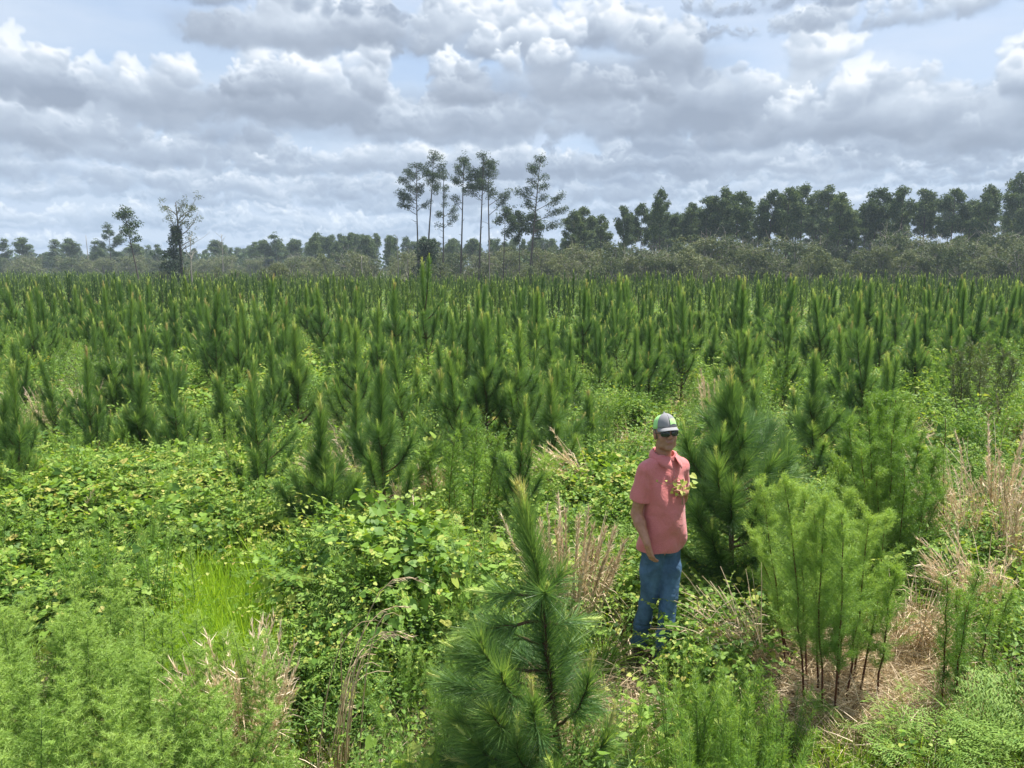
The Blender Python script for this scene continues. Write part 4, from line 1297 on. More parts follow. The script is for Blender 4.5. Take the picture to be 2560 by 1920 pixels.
KINDS = {'vine': (vine_p, 'leafy_vines', 'heart-leaved creeper sprawling over the brush and ground', 'creeper', (.8, 1.15), True),
         'vine_small': (vine_s, 'small_leaved_vines', 'small-leaved creeper between the taller plants', 'creeper', (.8, 1.2), True),
         'shrub': (shr_p, 'low_shrubs', 'low leafy scrub between the young pines', 'scrub', (.75, 1.2), False),
         'shrub2': (shr_q, 'low_leafy_scrub', 'yellowish green broad-leaved scrub', 'scrub', (.6, 1.0), True),
         'fern': (fern_p, 'ferns', 'pale green fern fronds among the scrub', 'fern', (.8, 1.3), True),
         'herb': (rod_p, 'narrow_leaved_herbs', 'upright narrow-leaved herbs', 'herbs', (.65, 1.25), False),
         'grass': (gra_p, 'green_grass', 'green grass between the shrubs', 'grass', (.6, 1.1), False),
         'lime': (gra_b, 'bright_grass', 'patch of bright lime green grass left of centre in the foreground', 'grass', (.8, 1.15), False),
         'straw_tuft': (dry_t, 'dry_grass', 'tufts of dry straw-coloured grass', 'dry grass', (.6, 1.1), False),
         'thatch': (tha_p, 'fallen_straw', 'fallen straw lying on the ground', 'dry grass', (.8, 1.2), False)}
store = {k: [] for k in KINDS}
for k in KINDS:
    i = np.nonzero(kind == k)[0]
    for q in i:
        x, y = X[q], Y[q]
        z = float(gh(x, y)); mz = float(mound(x, y))
        tall = 1.0 if not (k == 'herb' and (PX[q] > 1250 or PY[q] > 1500)) else .62
        if mz > .12 and k in ('vine', 'vine_small', 'shrub2', 'fern'):
            if KINDS[k][5]: z += mz * .85
        store[k].append((x, y, z, rg.uniform(0, 6.28), rg.uniform(*KINDS[k][4]) * tall))
        if mz > .2 and k in ('vine', 'shrub2', 'fern', 'vine_small'):
            store['vine_small'].append((x + rg.normal(0, .06), y - .05, float(gh(x, y)) + mz * .35, rg.uniform(0, 6.28), .9))
# under-storey under everything near
X2, Y2 = field(-7, 7, 2.8, 10, .42)
for x, y in zip(X2, Y2):
    px, py = proj(x, y, .1)
    if 1880 < px < 2300 and 1500 < py < 1780 or math.hypot(x - man[0], y - man[1]) < .4 or (1530 < px < 1690 and 1500 < py < 1800): continue
    store['grass' if rg.random() < .5 else 'vine_small'].append((x, y, float(gh(x, y)), rg.uniform(0, 6.28), rg.uniform(.5, .8)))
# tight lime grass
c0 = at(590, 1560, .3)
for q in range(46):
    x = c0[0] + rg.normal(0, .30); y = c0[1] + rg.normal(0, .42)
    store['lime'].append((x, y, float(gh(x, y)), rg.uniform(0, 6.28), rg.uniform(.75, 1.15)))
# middle distance 10..27 m
X3, Y3 = field(-21, 21, 10.2, 28, .50)
p3 = fbm2(X3 * .33 + 40, Y3 * .33, 19, 3); r3 = rg.random(len(X3))
for x, y, p_, r_ in zip(X3, Y3, p3, r3):
    k = 'vine' if p_ > .10 and r_ < .75 else ('shrub2' if p_ > .03 and r_ < .7 else ('shrub' if r_ < .38 else ('vine_small' if r_ < .55 else ('fern' if r_ < .67 else ('herb' if r_ < .78 else ('grass' if r_ < .86 else 'straw_tuft'))))))
    s = rg.uniform(1.0, 1.7) * (1.0 if k != 'straw_tuft' else 1.1)
    store[k].append((x, y, 0.0, rg.uniform(0, 6.28), s))
for k, (protos, nm, lab, cat, _, _) in KINDS.items():
    A_ = np.array(store[k])
    scatter(nm, protos, A_[:, :3], A_[:, 3], A_[:, 4], rg.integers(0, len(protos), len(A_)), lab, cat, rg.normal(0, .10, len(A_)), rg.normal(0, .10, len(A_)))
# far: coarser brush under the pines
def coarse(seed, mt):
    g = Geo(); rng = np.random.default_rng(seed)
    leaf_dome(g, 300, 1.15, .85, -.05, .11, OVAL, rng, (.0, .95), .5, 0, .5)
    return g.mesh('brush', [mt])
cp = [coarse(1, 'shrub'), coarse(2, 'shrub'), coarse(3, 'rod'), coarse(4, 'vine'), coarse(5, 'grey_shrub'), coarse(6, 'rod'), coarse(7, 'needle_far'), grass_tuft(99, 240, .9, .8, .02, 0, .7, (.2, 1), .6, 2).mesh('straw', ['straw'])]
P_ = []
for (ya, yb, st) in ((28, 60, 1.25), (60, 125, 2.0), (125, 240, 3.2)):
    xm = yb * .74 + 3
    xs, ys = field(-xm, xm, ya, yb, st)
    for x, y in zip(xs, ys):
        px = 1280 + x / y * FPX
        if y > np.interp(px, [-100, 500, 800, 1000, 1300, 2700], [238, 206, 136, 118, 106, 103]): continue
        r_ = rg.random()
        k = 7 if r_ < .045 else int(rg.choice(7, p=[.2, .2, .17, .12, .05, .13, .13]))
        P_.append((x, y, rg.uniform(-.15, 0), rg.uniform(0, 6.28), rg.uniform(.8, 1.25) * (1 + .25 * (st > 1.5)), k))
P_ = np.array(P_)
scatter('scrub_between_the_rows', cp, P_[:, :3], P_[:, 3], np.stack([P_[:, 4], P_[:, 4], P_[:, 4] * .95], 1), P_[:, 5], 'green scrub filling the gaps between the rows of young pines', 'scrub')

# ------------------------------------------------------------------ single plants one can pick out
def plant(name, geo_or_mesh, mats, loc, rz, sc, label, cat, group=None):
    me = geo_or_mesh if isinstance(geo_or_mesh, bpy.types.Mesh) else geo_or_mesh.mesh(name, mats)
    return tag(obj(name, me, None, loc, rz, sc), label, cat, group)
# feathery mass, lower left
R = random.Random(8)
k = 0
fx, fy = field(-3.2, -.7, 3.0, 5.1, .19, .4)
for x, y in zip(fx, fy):
    px, py = proj(x, y, .75)
    lim = np.interp(px, [-200, 0, 150, 230, 330, 450, 600, 700, 760], [1520, 1490, 1540, 1440, 1480, 1560, 1620, 1680, 1900])
    if px > 740 or py < lim or px < -260: continue
    if 560 < px < 700 and py > 1820: continue
    o = plant('feathery_herb', fea_p[k % 6], None, (x, y, float(gh(x, y))), R.uniform(0, 6.28), (1.05, 1.05, R.uniform(.82, 1.05)), 'light green feathery herb in the soft mass filling the lower left corner', 'feathery herb', 'feathery herbs massed in the lower left')
    k += 1
c0 = at(505, 1600, .2)
plant('feathery_herb', feather_plant(55, 1.02, 2800, .12, .028, .0022), ['fennel', 'stem'], (*at(492, 1560, 0)[:2], 0), 0, .9, 'narrow feathery stem standing up between the soft mass and the lime grass', 'feathery herb')
for i, (px, py, h, lab) in enumerate([(640, 1900, .95, 'slender feathery stem in front of the pale straw clump, lower left, left of its pair'), (712, 1880, .9, 'slender feathery stem right of the pale straw clump, lower left')]):
    plant('feathery_herb', feather_plant(60 + i, h, 1500, .10, .028, .0022, .2, .25), ['fennel', 'stem'], (*at(px, py + 60, 0)[:2], 0), 0, 1, lab, 'feathery herb')
# slender stems left of centre, (1050..1170, 1100..1400)
for i, (bx, by, tx, ty) in enumerate([(1120, 1362, 1120, 1085), (1180, 1365, 1178, 1075), (1215, 1330, 1215, 1100), (1145, 1330, 1150, 1120), (1090, 1300, 1085, 1120), (1240, 1300, 1235, 1140)]):
    p = at(bx, by, .15); rt = ray(tx, ty); H = CAM_H + rt[2] / rt[1] * p[1]
    plant('tall_feathery_herb', feather_plant(80 + i, H, 3200, .20, .045, .004, .2, .38), ['rod', 'red_stem'], (p[0], p[1], 0), 0, 1, 'one of the bare-footed feathery stems standing left of the foreground pine\'s top', 'feathery herb', 'slender feathery stems left of centre')
# the tall many-stemmed bush at the right
def many_stemmed(name, foot, tips, seed, label, cat, per=900, fluff=.26, leafm='rod', stemm='red_stem', leaf=.035, w=.0035, bare=.36, r=.0075):
    rng = np.random.default_rng(seed)
    root = empty(name, tuple(foot))
    for (bx, tip) in tips:
        s = np.array([bx[0], bx[1], 0.0]); e = np.asarray(tip) - np.asarray(foot)
        ts = np.linspace(0, 1, 9)[:, None]
        mid = s + (e - s) * .5 + np.array([(s[0] - e[0]) * .12 + rng.normal(0, .05), rng.normal(0, .05), .04])
        c = (1 - ts) ** 2 * s + 2 * ts * (1 - ts) * mid + ts ** 2 * e + rng.normal(0, .006, (9, 3))
        g = Geo(); g.tube(c, np.linspace(r, .0025, 9), 6, 0)
        st = obj('stem', g.mesh('stem', [stemm]), root)
        gl = Geo(); H = np.linalg.norm(e - s)
        nb = int(34 * H)
        for k in range(nb):
            t = bare + (1 - bare) * (k + rng.random()) / nb
            p = np.array([np.interp(t * 8, range(9), c[:, j]) for j in range(3)])
            a = rng.random() * 6.28
            Lb = fluff * (1.15 - .75 * (t - bare) / (1 - bare)) * rng.uniform(.5, 1.2) * (.4 + min(1, (t - bare) * 4) * .6)
            b = curve(p, (math.cos(a) * rng.uniform(.5, 1.1), math.sin(a) * rng.uniform(.5, 1.1), rng.uniform(.6, 1.2)), Lb, rng.uniform(-.5, .5), 4, .10, rng)
            gl.tube(b, .0012, 3, 1, cap=False)
            m = int(per / nb * H)
            f = 4 * rng.random(m)
            P = np.stack([np.interp(f, range(5), b[:, j]) for j in range(3)], 1)
            P = P + rng.normal(0, .012, (m, 3))
            D = unit(unit(b[-1] - b[0]) * .9 + rng.normal(0, .65, (m, 3)))
            gl.blades(P, D, leaf * rng.uniform(.4, 1.2, m), w, .1, 1, np.clip(.15 + .6 * t + .15 * rng.normal(size=m), 0, 1), 0, rng)
        lf = obj('leaves', gl.mesh('leaves', [leafm, 'stem']), st); lf['kind'] = 'stuff'
    return tag(root, label, cat)
f0 = at(2060, 1815, 0)
dep = f0[1]
tp = []
for (bx, by, tx, ty, dy) in [(1968, 1700, 1905, 1210, .1), (2012, 1790, 1960, 1200, 0), (2022, 1740, 2010, 1235, .25), (2045, 1760, 2035, 1270, -.15), (2064, 1820, 2070, 1240, .0), (2082, 1820, 2105, 1290, -.2), (2095, 1760, 2140, 1340, .2), (2112, 1790, 2175, 1290, .0), (2140, 1770, 2215, 1285, .25), (2128, 1740, 2150, 1400, .35), (2185, 1770, 2235, 1420, -.1), (1985, 1690, 1880, 1330, .3), (2072, 1700, 1985, 1290, .45), (2090, 1690, 2120, 1230, .5)]:
    b = at(bx, by, 0) - f0
    tp.append(((b[0], b[1]), at_y(tx, ty, dep + dy + b[1])))
many_stemmed('tall_herb_bush', f0, tp, 5, 'tall many-stemmed bush with red-brown bare stems and feathery green tops, lower right', 'bush', 10500, .26, 'fennel', 'red_stem', .028, .0026, .27)
f0 = at(2215, 1490, 0); dep = f0[1]; tp = []
for (tx, ty, dy) in [(2120, 1060, 0), (2165, 1010, .1), (2205, 985, .2), (2240, 1000, 0), (2275, 1030, .3), (2150, 1120, -.3), (2230, 1090, -.3), (2300, 1090, 0), (2340, 1130, .2), (2090, 1150, .2), (2190, 1180, -.4), (2260, 1170, -.4), (2190, 1060, .5), (2250, 1060, .5), (2320, 1200, -.3), (2120, 1230, -.3), (2360, 1230, .1)]:
    t_ = at_y(tx, ty, dep + dy)
    tp.append((((t_[0] - f0[0]) * .55, dy * .6), t_))
many_stemmed('tall_herb_bush', f0, tp, 6, 'tall dense feathery bush behind the red-stemmed one, right of the dark pine', 'bush', 8500, .32, 'rod', 'red_stem', .030, .0032, .12)
f0 = at(2410, 1790, 0); dep = f0[1]; tp = []
for (tx, ty, dy) in [(2372, 1450, 0), (2450, 1430, .1), (2420, 1500, -.1), (2395, 1480, .3), (2480, 1520, .2), (2530, 1480, .3)]:
    t_ = at_y(tx, ty, dep + dy); tp.append((((t_[0] - f0[0]) * .8, dy * .6), t_))
many_stemmed('tall_herb_bush', f0, tp, 7, 'group of thin upright feathery stems right of the red-stemmed bush', 'bush', 3400, .15, 'rod', 'red_stem', .030, .0034, .2)
f0 = at(2430, 1120, 0); dep = f0[1]; tp = []
for (tx, ty, dy) in [(2400, 880, 0), (2430, 860, .2), (2470, 870, .0), (2510, 880, .3), (2450, 900, -.3), (2380, 920, .3), (2540, 900, 0)]:
    t_ = at_y(tx, ty, dep + dy); tp.append((((t_[0] - f0[0]) * .4, dy * .6), t_))
many_stemmed('tall_herb_bush', f0, tp, 8, 'greyish feathery bush near the right edge in the middle ground', 'bush', 1500, .36, 'grey_shrub', 'red_stem', .05, .010, .2)
f0 = at(2380, 1395, .1); tp = []
for (tx, ty, dy) in [(2362, 1050, 0), (2340, 1120, .2)]:
    t_ = at_y(tx, ty, f0[1] + dy); tp.append((((t_[0] - f0[0]) * .4, dy * .6), t_))
many_stemmed('tall_herb', (f0[0], f0[1], 0), tp, 9, 'single tall dark stem with wispy leaves left of the straw heap on the right', 'herb', 500, .12, 'rod', 'red_stem', .03, .005, .35)
# clump of upright herbs, lower right foreground
k = 0
for x, y in zip(*field(.9, 2.1, 3.1, 4.6, .25, .35)):
    px, py = proj(x, y, .6)
    lim = np.interp(px, [1560, 1640, 1700, 1850, 1950, 2000], [1900, 1780, 1650, 1640, 1700, 1800])
    if px < 1570 or px > 2010 or py < lim: continue
    plant('bushy_herb', rod_plant(200 + k, .72, 11, .17, 420, .030, .0036), ['rod', 'stem'], (x, y, float(gh(x, y))), R.uniform(0, 6.28), R.uniform(.8, 1.05), 'bright green upright herb in the dense clump at the lower right of the man', 'herb', 'upright herbs in the lower right clump')
    k += 1
# leafy creeper bush in front of the man's legs
f0 = at(1740, 1640, .0)
g = vine_clump(301, 330, .36, .52, .040); g.merge(shrub_clump(302, 500, .34, .55, .032, 9, OVAL, (.4, 1)), 0)
plant('creeper_bush', g, ['vine', 'stem'], (f0[0], f0[1], 0), 0, .95, 'yellow-green creeper bush hiding the man\'s left shin', 'creeper bush')
g = vine_clump(303, 130, .22, .55, .036)
f1 = at(1690, 1720, .0)
plant('creeper_bush', g, ['vine', 'stem'], (f1[0], f1[1], 0), 0, .85, 'small leafy creeper right in front of the man\'s boots', 'creeper bush')
# creeper leaves climbing the vines on the near pine's right neighbour, low arch with a row of leaves
g = Geo(); rng = np.random.default_rng(12)
c = np.array([at_y(px, py, 5.0) for px, py in ((2190, 1400), (2240, 1395), (2280, 1378), (2330, 1368), (2362, 1372))])
g.tube(c, .003, 4, 1)
P = np.stack([np.interp(np.linspace(0, 4, 16), range(5), c[:, j]) for j in range(3)], 1)
g.stamp(*HEART, P, frame_from(unit(rng.normal(0, .4, (16, 3)) + [0, -.3, 1]), rng.normal(size=(16, 3))), .042 * rng.uniform(.7, 1.2, 16), rng.uniform(.6, .95, 16), 0)
c2 = np.array([at_y(2190, 1400, 5.0), at_y(2170, 1500, 5.1), at(2165, 1620, 0)]); g.tube(c2, .003, 4, 1)
plant('vine_shoot', g, ['vine', 'stem'], (0, 0, 0), 0, 1, 'arching vine shoot with a row of yellow-green leaves across the right-hand bushes', 'vine')
# dry broomsedge clumps
R = random.Random(4)
dry = [  # foot px, top py, stems, arch, lean, plume, label
    ((1440, 1560), 1300, 46, .25, (.12, 0), 1.6, 'upright dry grass clump with thick buff seed plumes left of the man\'s legs'),
    ((1385, 1530), 1330, 16, .35, (-.15, 0), 1.0, 'thin dry stalks just right of the foreground pine\'s top'),
    ((1470, 1240), 1120, 46, .95, (-.55, 0), .8, 'pale dry grass arching left behind the dry plumes, left of the man'),
    ((1080, 1290), 1180, 14, .30, (.05, 0), 1.2, 'few bleached upright stalks left of the foreground pine\'s tip'),
    ((1010, 1330), 1210, 18, .35, (-.15, 0), .5, 'thin bleached stalks below the three-candled pine'),
    ((900, 1250), 1130, 40, .9, (-.45, .1), .6, 'sheaf of dry grass bowed to the left beside the bare-trunked pine'),
    ((175, 1400), 1245, 6, .3, (.12, 0), 1.6, 'single forked dry plume in the leafy mound at the left'),
    ((15, 1330), 1210, 5, .8, (.2, 0), .6, 'two bent dry stalks at the left edge'),
    ((110, 1110), 990, 34, .9, (-.3, 0), .5, 'reddish dry grass beside the left-edge pine'),
    ((230, 1080), 985, 22, .8, (.1, 0), .5, 'small dry tuft left of the wide-spreading pine'),
    ((2480, 1330), 1110, 60, .5, (.05, 0), 1.0, 'tall pale dry grass clump at the right edge'),
    ((2400, 1390), 1180, 44, .8, (-.3, 0), .5, 'bleached straw clump left of the tall dry grass on the right'),
    ((2540, 1440), 1250, 50, .9, (.2, 0), .5, 'low straw heap at the right edge below the tall dry grass'),
    ((2440, 1540), 1400, 56, 1.0, (-.2, 0), .4, 'white bleached straw clump right of the feathery bush'),
    ((1880, 1660), 1500, 44, 1.0, (-.4, 0), .3, 'bleached straw leaning left behind the upright herbs'),
    ((2290, 1620), 1500, 60, 1.0, (.1, 0), .3, 'low bleached straw clump right of the red stems'),
    ((620, 1900), 1660, 60, .5, (0, 0), .5, 'pale pinkish straw clump behind the thin feathery stems, lower left'),
    ((865, 1180), 1100, 22, .8, (.2, 0), .5, 'small dry tuft right of the bare-trunked pine'),
    ((1000, 905), 850, 30, .6, (.1, 0), .8, 'pale dry tuft left of the twin-topped pine, middle ground'),
    ((1780, 1090), 950, 26, .15, (0, 0), 1.4, 'rust-coloured dry stalks behind the big pine, right of the man'),
    ((2500, 1110), 1020, 44, 1.1, (.2, 0), .3, 'fallen brown brush near the right edge, middle ground'),
    ((360, 1190), 1120, 16, .5, (.5, 0), .8, 'short dry plumes right of the wide-spreading pine'),
]
for i, (ft, ty, ns, arch, lean, pl, lab) in enumerate(dry):
    p = at(ft[0], ft[1], .08); H = CAM_H + ray(1280, ty)[2] / ray(1280, ty)[1] * p[1]
    Lx = max(.35, H) * (1 + .35 * arch)
    root = plant('dry_grass_clump', dry_grass(400 + i, int(ns * (.9 if i in (0, 10) else 1.5)), Lx, pl > .3, arch, .05 + .002 * ns, lean, .008 if p[1] < 7 else .012, .22, pl), ['straw'], (p[0], p[1], 0), 0, 1, lab, 'dry grass clump')
# arching dark dead stalks, lower centre-left
g = Geo(); rng = np.random.default_rng(66)
f0 = at(850, 1960, 0)
for k in range(15):
    tgt = at_y(*[(1060, 1515), (1000, 1560), (960, 1610), (1040, 1590), (900, 1700), (930, 1640), (880, 1760), (975, 1700), (860, 1600)][k % 9], f0[1] + rng.uniform(.0, .5)) - f0
    s = rng.normal(0, .06, 3) * [1, 1, 0]; ts = np.linspace(0, 1, 9)[:, None]
    tgt = tgt + rng.normal(0, .05, 3)
    q = np.array([s[0] + tgt[0] * .12, tgt[1] * .5, tgt[2] * 1.25])
    c = (1 - ts) ** 2 * s + 2 * ts * (1 - ts) * q + ts ** 2 * tgt
    ti = rng.uniform(.15, .6)
    g.tube(c, np.linspace(.0038, .0015, 9), 4, 0, ti, cap=False)
    if k % 3 == 0:
        m = 40; f = 5.5 + 2.5 * rng.random(m)
        P = np.stack([np.interp(f, range(9), c[:, j]) for j in range(3)], 1)
        g.blades(P, unit(c[-1] - c[-3]) * 1.5 + rng.normal(0, .35, (m, 3)), .04, .004, .1, 1, .6, 0, rng)
for k in range(50):
    P = np.array([[rng.normal(.1, .18), rng.normal(0, .2), .02]])
    g.blades(P, rng.normal(0, .5, (1, 3)) + [.1, 0, .9], rng.uniform(.2, .6), .004, .4, 3, rng.uniform(.05, .55), 0, rng)
plant('dead_stalk_clump', g, ['straw'], tuple(f0), 0, 1, 'clump of brown dead stalks arching right, left of the foreground pine', 'dead stalks')
# green arching grass clump at the man's feet
f0 = at(1500, 1670, 0)
plant('arching_grass_clump', grass_tuft(71, 130, .52, .08, .008, 0, .75, (.05, .75), .75, 4), ['grass'], tuple(f0), 0, 1, 'bluish green arching grass clump just left of the man\'s boots', 'grass clump')
f0 = at(1440, 1640, 0)
plant('arching_grass_clump', grass_tuft(72, 80, .62, .06, .008, 0, .6, (.2, .9), .45, 4), ['grass'], tuple(f0), 0, 1, 'taller green grass clump between the foreground pine and the arching clump', 'grass clump')
f0 = at(2180, 1900, 0)
plant('pale_grass_clump', grass_tuft(73, 220, .42, .18, .006, 0, .95, (.5, 1), .9, 4), ['grass'], tuple(f0), 0, 1, 'pale arching grass clump at the bottom edge, right of the red stems', 'grass clump')
f0 = at(780, 1910, 0)
plant('pale_grass_clump', grass_tuft(74, 120, .40, .12, .006, 0, .9, (.6, 1), .9, 4), ['grass'], tuple(f0), 0, 1, 'yellowish arching grass clump at the bottom edge, left of the foreground pine', 'grass clump')
f0 = at(1250, 1290, 0)
plant('rounded_feathery_bush', feather_plant(90, .72, 5200, .42, .045, .0035, .2, .05), ['fennel', 'stem'], (f0[0], f0[1], 0), 0, (1.2, 1.2, 1.0), 'rounded light green feathery bush behind the foreground pine\'s tip', 'feathery bush')
f0 = at(1360, 1290, 0)
plant('rounded_feathery_bush', feather_plant(91, .70, 5200, .42, .045, .0035, .2, .05), ['fennel', 'stem'], (f0[0], f0[1], 0), 0, (1.1, 1.1, 1.0), 'rounded light green feathery bush left of the dry plumes', 'feathery bush')
# ferns at the corners
for i, (px, py, sc_, lab) in enumerate([(40, 1900, 1.0, 'fern fronds in the bottom left corner'), (110, 1960, .8, 'smaller fern right of the bottom left corner'), (2350, 1860, .9, 'fern left in the bottom right group'), (2450, 1830, 1.0, 'fern in the middle of the bottom right group'), (2540, 1900, 1.1, 'fern in the bottom right corner'), (2140, 1800, .75, 'small bright fern at the foot of the red stems')]):
    f0 = at(px, py, .1)
    plant('fern', fern_clump(110 + i, 8, .5), ['fern', 'stem'], (f0[0], f0[1], 0), i, sc_, lab, 'fern')
# round shrubs of the middle ground
for i, (px, py, ty, w, mt, lab) in enumerate([
    (250, 1010, 872, 1.25, 'grey_shrub', 'round dull-leaved shrub in the left middle ground'),
    (475, 960, 868, .8, 'rod', 'reddish-bottomed upright shrub left of the tall pine with pale shoots'),
    (570, 960, 860, .8, 'rod', 'light green wispy shrub beside the reddish-bottomed one'),
    (500, 1005, 905, .6, 'vine', 'bright leafy shrub in front of the wispy one'),
    (1540, 1090, 960, 1.0, 'vine', 'bright rounded leafy shrub left of the man\'s cap'),
    (1590, 1080, 985, .6, 'shrub', 'small leafy shrub directly left of the man\'s shoulder, farther back'),
    (2080, 950, 850, 1.2, 'vine', 'bright leafy shrub in the right middle ground'),
    (2440, 1180, 1020, 1.0, 'shrub', 'light green leafy shrub near the right edge'),
    (2520, 1010, 850, 1.2, 'shrub', 'dark leafy bush cut by the right edge'),
    (700, 1180, 1060, 1.0, 'vine', 'yellow-green creeper mound between two young pines, left of centre'),
    (620, 1230, 1130, .9, 'vine', 'creeper mound below the yellow-green one, left of centre'),
    (1800, 860, 815, 1.4, 'vine', 'bright shrub in the distance above the big pine'),
    (350, 740, 722, 1.6, 'vine', 'bright round bush among the distant young pines on the left')]):
    p = at(px, py, .1); H = CAM_H + ray(1280, ty)[2] / ray(1280, ty)[1] * p[1]
    r_ = w * .5 * 1.1
    plant('leafy_shrub', shrub_clump(500 + i, 2200, .55 * w, max(.4, H), .05 if p[1] > 7 else .042, 22, OVAL, (.1, 1)), [mt, 'stem'], (p[0], p[1], 0), 0, 1, lab, 'shrub')
# heart-leaved vines at the very front
for i, (px, py, n_, sz, lab) in enumerate([(120, 1905, 16, .075, 'large yellow-green heart leaves at the bottom left edge'), (560, 1900, 10, .08, 'large heart leaves at the bottom edge, lower left'), (1000, 1900, 12, .07, 'yellowish vine leaves at the bottom edge, left of the foreground pine'), (385, 1745, 4, .09, 'two big pale heart leaves over the feathery mass'), (905, 1730, 5, .07, 'pale leaves hanging by the arching dead stalks'), (1068, 1100, 5, .09, 'bright heart leaves hanging beside the narrow leaning pine')]):
    g = Geo(); rng = np.random.default_rng(600 + i)
    yd = {3: 4.0, 4: 4.2, 5: 8.0}.get(i, 3.45)
    c0 = at_y(px, py, yd)
    P = rng.normal(0, 1, (n_, 3)) * ([.13, .05, .05] if i < 3 else [.05, .03, .06])
    g.stamp(*HEART, P, frame_from(unit(rng.normal(0, .45, (n_, 3)) + [0, -.45, .8]), rng.normal(size=(n_, 3)) + [0, -1, 0]), sz * rng.uniform(.7, 1.15, n_), rng.uniform(.5, .95, n_), 0)
    for q in P:
        e = np.array([q[0] * .3, .05, -c0[2] * .9])
        g.tube([q, q * .5 + [0, .02, -.12], e], .0018, 3, 1, cap=False)
    plant('vine_shoot', g, ['vine', 'stem'], tuple(c0), 0, 1, lab, 'vine')
# a weathered log and litter in the gap
g = Geo(); rng = np.random.default_rng(2)
g.tube([(-.1, 0, .03), (0, .0, .035), (.1, .01, .03)], [.018, .022, .016], 8, 0)
f0 = at(1545, 1790, .03)
plant('fallen_log', g, ['dead_wood'], (f0[0], f0[1], .02), .1, 1, 'short grey piece of dead wood lying in the gap below the man', 'dead wood')

